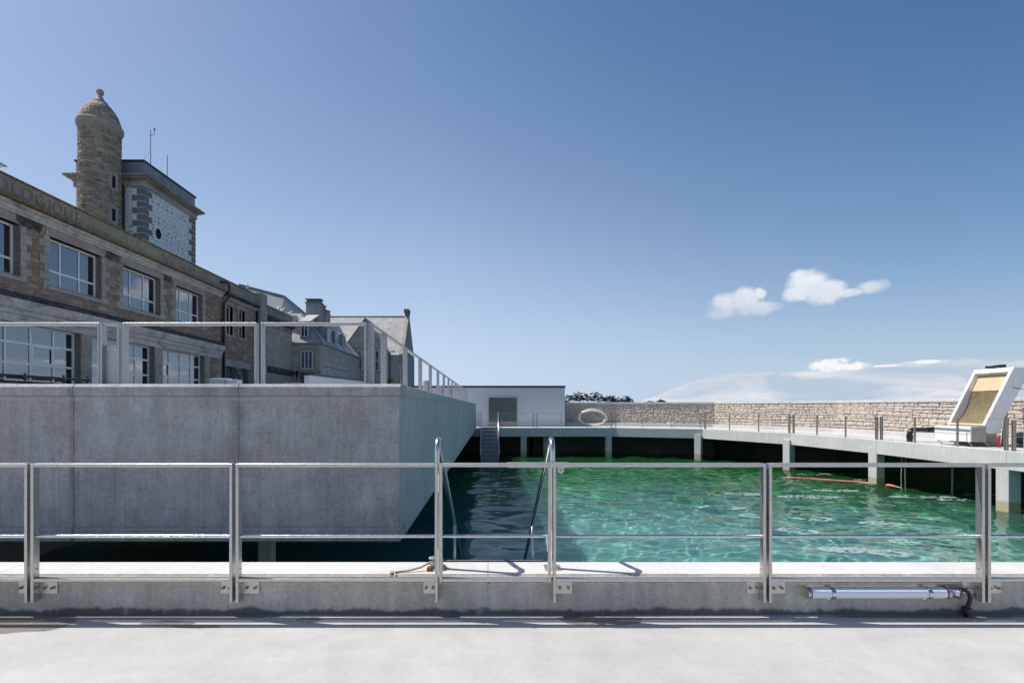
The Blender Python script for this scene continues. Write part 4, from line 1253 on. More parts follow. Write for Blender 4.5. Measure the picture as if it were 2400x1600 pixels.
LETTERS = [('B', 16.30), ('I', 16.72), ('O', 17.16), ('L', 17.62), ('O', 18.10), ('G', 18.62), ('I', 19.02), ('Q', 19.36), ('U', 19.86), ('E', 20.34)]
for ch, y in LETTERS:
    cu = bpy.data.curves.new('letter', 'FONT')
    cu.body = ch
    cu.size = .60
    cu.extrude = .010
    cu.align_x = 'CENTER'
    tmp = bpy.data.objects.new('tmp_letter', cu)
    COL.objects.link(tmp)
    dg = bpy.context.evaluated_depsgraph_get()
    lm = bpy.data.meshes.new_from_object(tmp.evaluated_get(dg))
    bpy.data.objects.remove(tmp); bpy.data.curves.remove(cu)
    lm.materials.clear(); lm.materials.append(MATS['letter_stone'])
    o = bpy.data.objects.new('letter', lm)
    COL.objects.link(o)
    o.parent = sb
    o.location = Vector((FX_ + .059, y, Z_LEDGE + .17)) - wpos(sb)
    o.rotation_euler = (R(90), 0, R(90))
# lichen ledge and painted cornice above the upper windows
segs = [(YA, 17.2), (17.2, 20.1), (20.1, 23.3), (23.3, 26.2), (26.2, 29.4), (29.4, YB)]
for a, b in segs:
    MB().prism_y([(FX_, Z_LEDGE - .17), (FX_ + .36, Z_LEDGE - .12), (FX_ + .38, Z_LEDGE - .05), (FX_ + .06, Z_LEDGE + .06), (FX_, Z_LEDGE + .06)][::-1], a, b - .004).build('ledge', 'lichen', sb)
    MB().prism_y([(FX_, Z_LEDGE - .50), (FX_ + .08, Z_LEDGE - .50), (FX_ + .09, Z_LEDGE - .42), (FX_ + .14, Z_LEDGE - .40), (FX_ + .17, Z_LEDGE - .30), (FX_ + .27, Z_LEDGE - .24), (FX_ + .28, Z_LEDGE - .171), (FX_, Z_LEDGE - .171)][::-1], a, b - .004).build('cornice', 'lintel', sb)
MB().prism_y([(FX_, Z_LEDGE - .30), (FX_ + .30, Z_LEDGE - .20), (FX_ + .32, Z_LEDGE - .08), (FX_ + .06, Z_LEDGE + .05), (FX_, Z_LEDGE + .05)][::-1], YB + .3, YC).build('ledge', 'black_crust', sb)
MB().prism_y([(FX_, Z_LEDGE - .55), (FX_ + .10, Z_LEDGE - .5), (FX_ + .22, Z_LEDGE - .301), (FX_, Z_LEDGE - .301)][::-1], YB + .3, YC).build('cornice', 'granite', sb)
for (a, b) in UW:       # painted concrete lintels over each window
    MB().box(FX_ - .2, FX_ + .035, a - .18, b + .18, Z_UHEAD, Z_LEDGE - .501).build('lintel', 'dull_lintel', sb, bevel=.01)
    MB().prism_y([(FX_ - .26, Z_SILL - .2), (FX_ + .06, Z_SILL - .2), (FX_ + .06, Z_SILL - .05), (FX_ - .26, Z_SILL - .001)][::-1], a - .1, b + .1).build('sill', 'granite', sb)
# patches of dark crust where the paint has gone
for (y, w) in ((15.0, .8), (18.2, 1.0), (22.2, .7), (26.0, .5)):
    mbp = MB()
    pr = random.Random(int(y * 10))
    top_ = [(y - w / 2 + w * k / 8, Z_LEDGE - .44 + pr.uniform(-.05, .04)) for k in range(9)]
    bot_ = [(y + w / 2 - w * k / 8, Z_UHEAD - .02 + pr.uniform(-.02, .10) * (1 if 0 < k < 8 else 2)) for k in range(9)]
    ol = top_ + bot_
    nn_ = len(ol)
    mbp.add([(FX_ + .066, a, b) for a, b in ol] + [(FX_ + .079, a, b) for a, b in ol], [tuple(range(nn_ - 1, -1, -1)), tuple(range(nn_, 2 * nn_))] + [(i, (i + 1) % nn_, (i + 1) % nn_ + nn_, i + nn_) for i in range(nn_)])
    mbp.build('crust_patch', 'black_crust', sb)
# string course and lower cornice
for a, b in ((YA, 16.2), (16.2, 18.2), (18.2, 21.0), (21.0, 25.2), (25.2, YB)):
    MB().prism_y([(FX_, Z_STR - .20), (FX_ + .30, Z_STR - .17), (FX_ + .34, Z_STR - .10), (FX_ + .10, Z_STR + .05), (FX_, Z_STR + .05)][::-1], a, b - .004).build('string_course', 'black_crust', sb)
    MB().prism_y([(FX_, Z_LHEAD - .02), (FX_ + .05, Z_LHEAD - .02), (FX_ + .07, Z_LHEAD + .25), (FX_ + .13, Z_LHEAD + .27), (FX_ + .14, Z_LHEAD + .42), (FX_ + .22, Z_LHEAD + .48), (FX_ + .27, Z_LHEAD + .66), (FX_ + .28, Z_STR - .201), (FX_, Z_STR - .201)][::-1], a, b - .004).build('cornice', 'lintel', sb)
for (y0, y1) in ((16.0, 16.6), (20.5, 21.05), (25.0, 25.6), (29.35, 29.9)):
    MB().box(FX_ - .2, FX_ + .045, y0 + .003, y1 - .003, GZ, Z_LHEAD - .021).build('pier', 'dull_lintel', sb, bevel=.01)

# windows
def window(parent, plane, y0, y1, z0, z1, cols_, rows_, thick=.06, sash=(), frame_mat='white_frame', curtains=()):
    fmb = MB()
    xb, xf = plane - .05, plane
    ycs = [y0 + (y1 - y0) * c for c in cols_]
    zcs = [z0 + (z1 - z0) * c for c in rows_]
    for i, y in enumerate(ycs):
        w = thick if i in (0, len(ycs) - 1) else thick * .8
        s = w / 2 if 0 < i < len(ycs) - 1 else 0
        a = y if i == 0 else (y - w if i == len(ycs) - 1 else y - s)
        fmb.box(xb, xf, a, a + w, z0, z1)
    for i, z in enumerate(zcs):
        w = thick if i in (0, len(zcs) - 1) else thick * .95
        a = z if i == 0 else (z - w if i == len(zcs) - 1 else z - w / 2)
        for j in range(len(ycs) - 1):
            fmb.box(xb + .002, xf - .003, ycs[j] + thick * .4, ycs[j + 1] - thick * .4, a, a + w)
    for (i, j) in sash:
        ya, yb_, za, zb_ = ycs[i] + .03, ycs[i + 1] - .03, zcs[j] + .03, zcs[j + 1] - .03
        for q_ in ((ya, ya + .07, za, zb_), (yb_ - .07, yb_, za, zb_), (ya + .07, yb_ - .07, za, za + .07), (ya + .07, yb_ - .07, zb_ - .07, zb_)):
            fmb.box(xf - .002, xf + .02, *q_)
    w_ = fmb.build('window', frame_mat, parent)
    for i in range(len(ycs) - 1):
        for j in range(len(zcs) - 1):
            MB().box(plane - .035, plane - .027, ycs[i] + thick * .3, ycs[i + 1] - thick * .3, zcs[j] + thick * .3, zcs[j + 1] - thick * .3).build('pane', 'glass', w_)
    for (a, b, zt, d) in curtains:
        cm = MB()
        k = max(2, int((b - a) / .09))
        vs = []
        for i in range(k + 1):
            y = a + (b - a) * i / k
            vs += [(plane - d + .03 * math.sin(i * 2.1), y, z0 + .02), (plane - d + .03 * math.sin(i * 2.1), y, z0 + (z1 - z0) * zt)]
        cm.add(vs, [(2 * i, 2 * i + 2, 2 * i + 3, 2 * i + 1) for i in range(k)])
        cm.build('curtain', 'curtain', w_)
    return w_
wr = random.Random(5)
for i, (a, b) in enumerate(UW):
    cu_ = [(b - .75, b - .35, 1.0, .25)] if i < 3 else [(a + .8, b - .05, 1.0, .22)]
    if i == 4: cu_ = [(a + .7, b - .1, 1.0, .2)]
    window(sb, FX_ - WD, a, b, Z_SILL, Z_UHEAD, [0, .30, .66, 1], [0, .33, 1], curtains=cu_, thick=.085)
for i, (a, b) in enumerate(LW):
    z0 = GZ + .5
    window(sb, FX_ - WD, a, b, z0, Z_LHEAD, [0, .25, .5, .75, 1], [0, .24, .5, .757, 1], thick=.095,
           sash=((2, 2),) if i == 1 else (((0, 2),) if i == 3 else ()), curtains=[(b - .75, b - .45, 1.0, .2)])
for (a, b) in SWN:
    window(sb, FX_ - .2, a, b, Z_SILL, Z_UHEAD, [0, .5, 1], [0, .45, 1], thick=.07)
    MB().box(FX_ - .15, FX_ + .03, a - .2, b + .2, Z_UHEAD, Z_UHEAD + .28).build('lintel', 'granite', sb, bevel=.01)
    MB().box(FX_ - .15, FX_ + .06, a - .15, b + .15, Z_SILL - .16, Z_SILL - .001).build('sill', 'granite', sb, bevel=.01)
    for y_, s in ((a, -1), (b, 1)):
        MB().box(FX_ - .18, FX_ + .025, y_, y_ + s * .17, Z_SILL, Z_UHEAD - .001).build('jamb', 'granite', sb, bevel=.01)
# doors of the return bay
for (a, b) in ((31.75, 32.9), (33.9, 34.7)):
    MB().box(FX_ - .3, FX_ - .25, a, b, GZ, HZ(.155)).build('door', 'shutter', sb)
MB().box(FX_ - .1, FX_ + .06, 31.6, 34.9, HZ(.155), HZ(.182)).build('lintel', 'granite', sb, bevel=.01)

# quoins at the window jambs and corners
def quoins(parent, y, z0, z1, s, x=FX_, w=(.24, .42), h=.31, mat='granite', rnd=random.Random(3), d=.035):
    z = z0; k = rnd.randint(0, 1)
    res = []
    while z < z1 - .05:
        hh = min(h * rnd.uniform(.85, 1.2), z1 - z)
        if z1 - z - hh < .12: hh = z1 - z
        ww = w[k % 2] * rnd.uniform(.92, 1.08)
        MB().box(x - .2, x + d + rnd.uniform(-.006, .008), y + s * .002, y + s * ww, z + .006, z + hh - .006).build('quoin', mat, parent, bevel=.012, seg=1)
        res.append((min(y, y + s * ww), max(y, y + s * ww), z, z + hh))
        z += hh; k += 1
    return res
qx = []
for (a, b) in UW:
    qx += quoins(sb, a, Z_SILL - .2, Z_UHEAD, -1)
    qx += quoins(sb, b, Z_SILL - .2, Z_UHEAD, 1)
qx += quoins(sb, YB, GZ, Z_STR - .2, -1, w=(.35, .55))
rnd = random.Random(21)
ex = [(a - .11, b + .11, Z_SILL - .2, Z_UHEAD) for a, b in UW] + qx
ex += [(a - .18, b + .18, Z_UHEAD, Z_LEDGE - .5) for a, b in UW]
cells = pack(YA, YB, Z_STR + .03, Z_LEDGE - .50, .34, .16, rnd, ex)
ex2 = [(a - .2, b + .2, Z_SILL - .17, Z_UHEAD + .29) for a, b in SWN] + [(31.58, 34.92, GZ, HZ(.182))]
cells += pack(YB, YC, GZ, Z_LEDGE - .55, .36, .17, rnd, ex2 + qx)
cells += pack(29.92, YB - .4, GZ, Z_LHEAD - .02, .32, .16, rnd)
lay_stones(sb, cells, lambda u_, v_: (Vector((FX_ - .005, u_, v_)), R(90)), .05, .016, 'rubble', 'rubble_joined', 300, rnd,
           lambda c: c[2] * c[3] / (c[0] ** 2) * (1 if c[0] > 16.6 and c[1] > EYE + .05 * c[0] else .01))
# end pilaster and downpipes
MB().box(FX_ - .4, FX_ + .35, YC + .002, YC + 1.0, GZ, Z_TOP + .12).build('end_pilaster', 'granite', sb, bevel=.02)
dp = MB().tube([(FX_ + .14, 31.25, GZ), (FX_ + .14, 31.25, Z_LEDGE - .9), (FX_ + .45, 31.3, Z_LEDGE - .45), (FX_ + .5, 31.3, Z_LEDGE + .15), (FX_ + .42, 31.3, Z_LEDGE + .42), (FX_ + .25, 31.15, Z_LEDGE + .5), (FX_ + .08, 31.0, Z_LEDGE + .45)], .075, 10).build('downpipe', 'pvc_black', sb, smooth=True)
for z in (GZ + 2, GZ + 4.2, GZ + 6):
    MB().tube([(FX_ + .14, 31.25, z), (FX_ + .14, 31.25, z + .08)], .095, 10).build('bracket', 'black', dp)
MB().tube([(FX_ + .12, YC - .12, GZ), (FX_ + .12, YC - .12, Z_LEDGE - .3)], .08, 8).build('downpipe', 'pvc_black', sb, smooth=True)

# annex beyond
an = thing('annex_building', 'plain rubble annex with three small dark openings beyond the long building', 'building', (-20, 40, GZ))
AX, AY0, AY1, AZ1 = -17.4, 36.92, 42.35, HZ(.455)
mb = MB()
oh = [(37.9, 38.6, GZ, EYE + 1.9), (39.3, 40.0, GZ, EYE + 1.9), (40.7, 41.4, GZ, EYE + 1.9)]
wall_with_holes(mb, AX - .5, AX, AY0, AY1, GZ, AZ1 - .9, oh)
mb.build('wall', 'grey_mortar', an)
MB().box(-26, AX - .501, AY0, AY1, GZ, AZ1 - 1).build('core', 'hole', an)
MB().prism_y([(AX - .4, AZ1 - .899), (AX + .05, AZ1 - .899), (AX + .05, AZ1 - .1), (AX + .12, AZ1 - .1), (AX + .12, AZ1), (AX - .4, AZ1)][::-1], AY0, AY1).build('parapet', 'parapet', an)
MB().prism_y([(AX, AZ1 - 1.2), (AX + .1, AZ1 - 1.2), (AX + .32, AZ1 - .95), (AX + .32, AZ1 - .87), (AX + .05, AZ1 - .7), (AX, AZ1 - .7)][::-1], AY0, AY1).build('ledge', 'black_crust', an)
for k in range(9):
    MB().box(AX + .001, AX + .16, AY0 + .3 + k * .58, AY0 + .52 + k * .58, AZ1 - 1.55, AZ1 - 1.21).build('corbel', 'granite', an)
MB().prism_y([(AX, EYE + 2.7), (AX + .08, EYE + 2.7), (AX + .3, EYE + 3.0), (AX + .3, EYE + 3.1), (AX, EYE + 3.25)][::-1], 37.5, AY1).build('ledge', 'black_crust', an)
for k in range(14):
    MB().box(AX + .001, AX + .05, 37.6 + k * .34, 37.6 + k * .34 + .31, EYE + 1.92, EYE + 2.68).build('arch_stone', 'granite', an)
for (a, b, c, d) in oh:
    quoins(an, a, GZ, d, -1, x=AX, w=(.2, .3))
    quoins(an, b, GZ, d, 1, x=AX, w=(.2, .3))
rnd = random.Random(31)
cells = pack(AY0, AY1, EYE + 3.2, AZ1 - 1.22, .30, .15, rnd) + pack(AY0, 37.5, GZ, EYE + 3.2, .3, .15, rnd)
lay_stones(an, cells, lambda u_, v_: (Vector((AX - .005, u_, v_)), R(90)), .05, .014, 'rubble', 'grey_joined', 0, rnd, lambda c: c[2])

# ------------------------------------------------------------------ tower with round turret
TX0, TX1, TY0, TY1 = -27.45, -22.96, 32.0, 37.55
TZT = EYE + 16.35
tw = thing('square_tower', 'square stone tower with white pointed rubble and a panelled grey parapet', 'tower', ((TX0 + TX1) / 2, (TY0 + TY1) / 2, GZ))
MB().box(TX0, TX1, TY0, TY1, GZ, EYE + 14.9).build('wall', 'white_mortar', tw)
def ring_box(mb, ov, z0, z1):
    mb.box(TX0 - ov, TX1 + ov, TY0 - ov, TY1 + ov, z0, z1)
mb = MB(); ring_box(mb, .10, EYE + 14.55, EYE + 14.899); mb.build('frieze', 'granite', tw)
for k, (ov, z0, z1) in enumerate(((.16, 14.9, 15.02), (.34, 15.021, 15.14), (.50, 15.141, 15.28))):
    mb = MB(); ring_box(mb, ov, EYE + z0, EYE + z1); mb.build('cornice', 'parapet', tw, bevel=.02)
for k in range(6):
    a, b = TY0 + (TY1 - TY0) * k / 6, TY0 + (TY1 - TY0) * (k + 1) / 6
    MB().box(TX1 - .2, TX1, a + .012, b - .012, EYE + 15.281, TZT - .12).build('parapet_panel', 'zinc', tw)
for k in range(5):
    a, b = TX0 + (TX1 - .2 - TX0) * k / 5, TX0 + (TX1 - .2 - TX0) * (k + 1) / 5
    MB().box(a + .012, b - .012, TY0, TY0 + .2, EYE + 15.281, TZT - .12).build('parapet_panel', 'zinc', tw)
MB().box(TX0 + .02, TX1 - .02, TY0 + .02, TY1 - .02, EYE + 15.281, TZT - .122).build('parapet_core', 'zinc', tw)
mb = MB(); ring_box(mb, .07, TZT - .119, TZT); mb.build('parapet_cap', 'dark_strip', tw)
rnd = random.Random(41)
def tq(cx, cy, sx, sy):
    z = EYE + 6.5; k = 0
    while z < EYE + 14.5:
        h = .42
        wx, wy = ((.75, .45) if k % 2 else (.45, .75))
        o = MB()
        x1, y1 = cx + sx * .03, cy + sy * .03
        o.box(x1, cx - sx * wx, y1, cy - sy * wy, z + .025, z + h - .025)
        o.build('quoin', 'granite_dark', tw)
        z += h; k += 1
tq(TX1, TY0, 1, -1)
tq(TX1, TY1, 1, 1)
cells = pack(TY0 + .65, TY1 - .65, EYE + 6.5, EYE + 14.5, .34, .17, rnd, [(33.05, 33.75, EYE + 11.55, EYE + 12.4)])
lay_stones(tw, cells, lambda u_, v_: (Vector((TX1 - .01, u_, v_)), R(90)), .025, .10, 'rubble', 'dark_joined', 0, rnd, lambda c: c[2], jname='stone_infill')
cells = pack(TX0, TX1 - .65, EYE + 6.5, EYE + 14.5, .34, .17, rnd)
lay_stones(tw, cells, lambda u_, v_: (Vector((u_, TY0 + .01, v_)), 0), .025, .10, 'rubble', 'dark_joined', 0, rnd, lambda c: c[2], jname='stone_infill')
oc = MB()
pts = [(33.4 + .27 * math.cos(a), EYE + 11.97 + .36 * math.sin(a)) for a in np.linspace(0, 2 * math.pi, 19)[:-1]]
oc.add([(TX1 + .001, a, b) for a, b in pts] + [(TX1 + .02, a, b) for a, b in pts], [tuple(range(17, -1, -1)), tuple(range(18, 36))] + [(i, (i + 1) % 18, (i + 1) % 18 + 18, i + 18) for i in range(18)])
oc.build('round_opening', 'hole', tw)
MB().tube([(TX1 - 1.6, TY0 - .55, EYE + 15.1), (TX1 - 1.5, TY0 - .5, EYE + 14.95), (TX1 - 1.25, TY0 - .1, EYE + 14.6), (TX1 - 1.25, TY0 - .1, EYE + 7)], .06, 8).build('downpipe', 'pvc_black', tw, smooth=True)
TC = (-25.05, 31.0)
tu = thing('round_turret', 'round stone turret with a domed cap and ball finial beside the square tower', 'turret', (TC[0], TC[1], GZ))
MB().lathe([(1.04, GZ), (1.06, EYE + 17.7)], TC, 40).build('shaft', 'grey_mortar', tu, smooth='auto')
MB().lathe([(1.10, EYE + 17.55), (1.12, EYE + 17.68), (1.20, EYE + 17.72), (1.24, EYE + 17.84), (1.24, EYE + 18.0), (1.17, EYE + 18.06), (1.0, EYE + 18.06)], TC, 40).build('cornice_ring', 'granite', tu, smooth='auto')
rnd = random.Random(51)
cells = pack(0, 2 * math.pi * 1.08, EYE + 7.5, EYE + 17.55, .34, .15, rnd)
lay_stones(tu, cells, lambda u_, v_: (Vector((TC[0] + 1.05 * math.sin(u_ / 1.08), TC[1] - 1.05 * math.cos(u_ / 1.08), v_)), u_ / 1.08), .07, .014, 'rubble', 'turret_joined', 0, rnd, lambda c: c[2])
dome = [(1.10, 18.06), (1.07, 18.30), (.99, 18.56), (.89, 18.80), (.77, 19.02), (.62, 19.22), (.46, 19.38), (.34, 19.50)]
for (r0, z0), (r1, z1) in zip(dome[:-1], dome[1:]):
    mb = MB()
    k = max(8, int(14 * r0))
    ph = rnd.random()
    for j in range(k):
        a0, a1 = 2 * math.pi * (j + ph) / k + .012, 2 * math.pi * (j + 1 + ph) / k - .012
        vs = []
        for r_, z_ in ((r0 + .02, z0), (r1 + .035, z1 - .012), (r1 - .2, z1 - .012), (r0 - .2, z0)):
            for a in (a0, (a0 + a1) / 2, a1):
                vs.append((TC[0] + r_ * math.cos(a), TC[1] + r_ * math.sin(a), EYE + z_))
        mb.tone = rnd.random()
        mb.add(vs, [(i + q_ * 3, i + 1 + q_ * 3, i + 1 + ((q_ + 1) % 4) * 3, i + ((q_ + 1) % 4) * 3) for q_ in range(4) for i in range(2)] + [(0, 3, 6, 9), (11, 8, 5, 2)])
    mb.build('dome_course', 'turret_joined', tu)
MB().lathe([(.42, EYE + 19.45), (.40, EYE + 19.53), (.27, EYE + 19.62), (.22, EYE + 19.74), (.14, EYE + 19.86), (.10, EYE + 19.95), (.13, EYE + 19.99), (.19, EYE + 20.07), (.215, EYE + 20.17), (.19, EYE + 20.28), (.12, EYE + 20.36), (.03, EYE + 20.39)], TC, 20).build('finial', 'granite', tu, smooth=True)
for z in (12.2, 14.3):
    a = R(-14)
    c = Vector((TC[0] + 1.10 * math.cos(a), TC[1] + 1.10 * math.sin(a), EYE + z))
    ux = Vector((math.sin(a), -math.cos(a), 0)); un = Vector((math.cos(a), math.sin(a), 0))
    f_ = MB().obox(c, ux, un, -.30, .30, -.15, .025, EYE + z - .55, EYE + z + .55).build('slit_surround', 'granite', tu)
    MB().obox(c, ux, un, -.10, .10, .026, .034, EYE + z - .38, EYE + z + .38).build('slit', 'hole', f_)
# masts
for (px, y, h0, h1, lab) in ((353, 34.2, 306, 400, 'thin mast with a small wind sensor on the square tower'), (392, 35.8, 364, 430, 'plain thin aerial on the square tower')):
    x = P(px, 0, y).x
    zt = P(px, h0, y).z
    t = thing('mast', lab, 'mast', (x, y, TZT))
    MB().tube([(x, y, TZT - .121), (x, y, zt)], .028, 6).build('pole', 'steel_dull', t)
    if px == 353:
        MB().tube([(x, y, zt - .35), (x + .25, y, zt - .3), (x + .25, y, zt + .02)], .018, 6).tube([(x + .15, y, zt + .02), (x + .4, y, zt + .06)], .02, 6).tube([(x + .25, y, zt + .02), (x + .27, y, zt + .18)], .035, 6).build('wind_sensor', 'black', t)
        MB().tube([(x, y, zt - 1.4), (x - 1.6, y + .2, TZT)], .008, 4).build('stay', 'steel_dull', t)

# ------------------------------------------------------------------ houses beyond
# house with dormers
hc = thing('dormer_house', 'grey stone house with slate mansard roof, dormers and tall windows', 'house', (-16.5, 48, GZ))
HX, HY0, HY1, HE = -14.9, 42.42, 55.0, EYE + 5.5
mb = MB()
mb.box(-19.5, HX, HY0, HY1, GZ, HE)
mb.build('wall', 'grey_mortar', hc)
rnd = random.Random(61)
hw = [(43.6, 44.5), (45.6, 46.5), (47.5, 48.4), (49.4, 50.3)]
cells = pack(HY0, HY1, GZ, HE - .2, .4, .22, rnd, [(a - .25, b + .25, EYE + 1.0, EYE + 3.9) for a, b in hw])
lay_stones(hc, cells, lambda u_, v_: (Vector((HX - .005, u_, v_)), R(90)), .04, .014, 'rubble', 'grey_joined', 0, rnd, lambda c: c[2])
fw = [(-16.6, -15.7, EYE + 3.3, EYE + 5.0), (-16.6, -15.5, EYE + .9, EYE + 2.55)]
cells = pack(-17.4, HX, GZ, HE - .2, .4, .22, rnd, [(-16.9, -15.3, GZ, EYE + 5.15)])
lay_stones(hc, cells, lambda u_, v_: (Vector((u_, HY0 - .0, v_)), 0), .04, .014, 'rubble', 'grey_joined', 0, rnd, lambda c: c[2])
MB().box(-16.9, -15.3, HY0 - .03, HY0 - .001, GZ, EYE + 5.15).build('stone_bay', 'granite', hc)
def front_window(parent, x0, x1, y, z0, z1, nx_, nz_, frame='white_frame'):
    m_ = MB()
    th = .07
    for i in range(nx_ + 1):
        x = x0 + (x1 - x0 - th) * i / nx_
        m_.box(x, x + th, y - .04, y, z0, z1)
    for j in range(nz_ + 1):
        z = z0 + (z1 - z0 - th) * j / nz_
        m_.box(x0, x1, y - .037, y - .003, z, z + th)
    w_ = m_.build('window', frame, parent)
    for i in range(nx_):
        for j in range(nz_):
            xa, xb = x0 + (x1 - x0 - th) * i / nx_, x0 + (x1 - x0 - th) * (i + 1) / nx_
            za, zb = z0 + (z1 - z0 - th) * j / nz_, z0 + (z1 - z0 - th) * (j + 1) / nz_
            MB().box(xa + .02, xb + th - .02, y - .028, y - .02, za + .02, zb + th - .02).build('pane', 'glass', w_)
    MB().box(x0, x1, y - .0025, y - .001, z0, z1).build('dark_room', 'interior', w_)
    return w_
front_window(hc, -16.65, -15.6, HY0 - .032, EYE + 3.35, EYE + 4.95, 3, 1)
front_window(hc, -16.65, -15.6, HY0 - .032, EYE + .45, EYE + 1.9, 3, 1)
MB().box(-16.65, -15.45, HY0 - .07, HY0 - .032, EYE + 1.95, EYE + 3.05).build('slate_panel', 'shutter', hc)
for (a, b) in hw:
    window(hc, HX - .001 + .03, a, b, EYE + 1.3, EYE + 3.5, [0, .5, 1], [0, .4, 1], thick=.09)
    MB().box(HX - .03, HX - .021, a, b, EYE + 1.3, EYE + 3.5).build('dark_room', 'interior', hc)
    MB().box(HX - .1, HX + .05, a - .22, b + .22, EYE + 3.5, EYE + 3.8).build('lintel', 'granite', hc)
    MB().box(HX - .1, HX + .05, a - .22, b + .22, EYE + 1.1, EYE + 1.299).build('sill', 'granite', hc)
MB().box(-19.6, HX + .2, HY0 - .2, HY1, HE, HE + .14).build('eaves', 'zinc', hc)
R1 = EYE + 8.5
rf = MB()
e0, e1, b1 = HY0 - .15, HY0 + 1.5, HX + .15
rf.add([(-19.6, e0, HE + .141), (b1, e0, HE + .141), (b1, HY1, HE + .141), (-19.6, HY1, HE + .141), (-19.6, e1, R1), (b1 - 2.45, e1, R1), (b1 - 2.45, HY1, R1), (-19.6, HY1, R1)],
       [(0, 1, 5, 4), (1, 2, 6, 5), (4, 5, 6, 7), (3, 0, 4, 7), (2, 3, 7, 6), (0, 3, 2, 1)])
roof = rf.build('roof', 'slate', hc)
MB().beam((b1, e0, HE + .2), (b1 - 2.45, e1, R1 + .05), .12, .1).build('hip', 'zinc', roof)
# dormer facing us and three on the right slope
def dormer_front(x0, x1, y, z0, z1, yb, parent):
    d = MB().box(x0, x1, y, yb, z0, z1).build('dormer', 'zinc', parent)
    front_window(hc, x0 + .08, x1 - .08, y - .001, z0 + .1, z1 - .08, 2, 1)
    MB().add([(x0 - .15, y - .2, z1), (x1 + .15, y - .2, z1), (x1 + .15, yb + .8, z1 + 1.0), (x0 - .15, yb + .8, z1 + 1.0), (x0 - .15, y - .2, z1 + .07), (x1 + .15, y - .2, z1 + .07), (x1 + .15, yb + .8, z1 + 1.07), (x0 - .15, yb + .8, z1 + 1.07)],
             [(0, 1, 2, 3)[::-1], (4, 5, 6, 7), (0, 4, 5, 1)[::-1], (1, 5, 6, 2)[::-1], (2, 6, 7, 3)[::-1], (3, 7, 4, 0)[::-1]]).build('dormer_roof', 'slate', d)
dormer_front(-16.75, -15.95, HY0 + .05, EYE + 6.05, EYE + 7.45, HY0 + 1.4, hc)
for y in (44.6, 46.9, 49.2):
    d = MB().box(b1 - 1.9, b1 - .35, y, y + 1.1, HE + .5, HE + 1.9).build('dormer', 'zinc', hc)
    window(hc, b1 - .349 + .05, y + .1, y + 1.0, HE + .6, HE + 1.8, [0, .5, 1], [0, 1], thick=.1)
    MB().add([(b1 - .1, y - .15, HE + 1.9), (b1 - .1, y + 1.25, HE + 1.9), (b1 - 2.3, y + 1.25, HE + 3.0), (b1 - 2.3, y - .15, HE + 3.0), (b1 - .1, y - .15, HE + 1.98), (b1 - .1, y + 1.25, HE + 1.98), (b1 - 2.3, y + 1.25, HE + 3.08), (b1 - 2.3, y - .15, HE + 3.08)],
             [(0, 3, 2, 1), (4, 5, 6, 7), (0, 1, 5, 4), (1, 2, 6, 5), (2, 3, 7, 6), (3, 0, 4, 7)]).build('dormer_roof', 'slate', d)
tag(MB().box(-17.95, -17.35, 42.9, 43.6, EYE + 6.5, EYE + 8.2).box(-17.85, -17.45, 42.95, 43.55, GZ, EYE + 6.5).build('cheek_block', 'white_wall', bevel=.03), 'small white block for a sunlit dormer cheek between the annex and the dormer house', 'chimney')  # white block stands in for the sunlit cheek of a dormer roof
def chimney(label, x0, x1, y0, y1, z0, z1, pots, mat='zinc'):
    t = thing('chimney', label, 'chimney', ((x0 + x1) / 2, (y0 + y1) / 2, z0), 'chimneys on the far houses')
    MB().box(x0, x1, y0, y1, z0, z1 - .35).build('stack', mat, t)
    MB().box(x0 - .07, x1 + .07, y0 - .07, y1 + .07, z1 - .349, z1 - .22).build('crown', 'granite_dark', t)
    for i in range(pots):
        c = x0 + .12 + (x1 - x0 - .24) * i / (pots - 1)
        MB().box(c - .07, c + .07, y0 + .05, y1 - .05, z1 - .219, z1 + .02).build('pot', 'granite_dark', t)
    MB().box(x0 - .08, x1 + .08, y0 - .06, y1 + .06, z1 + .021, z1 + .10).build('cap', 'granite_dark', t)
c0 = P(717, 702, 46.5); c1 = P(750, 702, 46.5)
chimney('large grey chimney stack with a row of pots behind the dormer house', c0.x, c1.x, 46.5, 47.3, R1 - 1.6, c0.z, 7)
c0 = P(752, 716, 52); c1 = P(757, 716, 52)
chimney('middle narrow chimney just right of the large stack', c0.x - .5, c1.x, 52, 53, R1 - 1, c0.z, 3, 'granite_dark')
c0 = P(758, 729, 58.5); c1 = P(769, 729, 58.5)
chimney('small far chimney with open pots on the slate ridge', c0.x, c1.x, 58.5, 59.3, R1 - 1, c0.z, 5, 'granite_dark')

# big hipped slate roof behind the annex
hb = thing('slate_roof_house', 'house with a dark hipped slate roof rising behind the annex parapet', 'house', (-22, 50, GZ))
MB().box(-27, -19.65, 44, 56, GZ, EYE + 7.5).build('wall', 'grey_mortar', hb)
ra, rb = P(667, 695, 50.0), P(560, 668, 45.2)
ra.z = rb.z = EYE + 11.4
MB().add([(-27.2, 43.6, EYE + 7.45), (-19.3, 43.6, EYE + 7.45), (-17.5, 56.2, EYE + 7.45), (-27.2, 56.2, EYE + 7.45), tuple(rb), tuple(ra)],
         [(0, 1, 4), (1, 2, 5, 4), (2, 3, 5), (3, 0, 4, 5), (0, 3, 2, 1)]).build('roof', 'slate', hb)
MB().tube([rb + Vector((0, 0, .04)), ra + Vector((0, 0, .04))], .11, 8).build('ridge', 'zinc', hb)
MB().tube([ra + Vector((0, 0, .04)), Vector((-17.5, 56.2, EYE + 7.5)).lerp(ra, .1)], .10, 8).build('hip', 'zinc', hb)

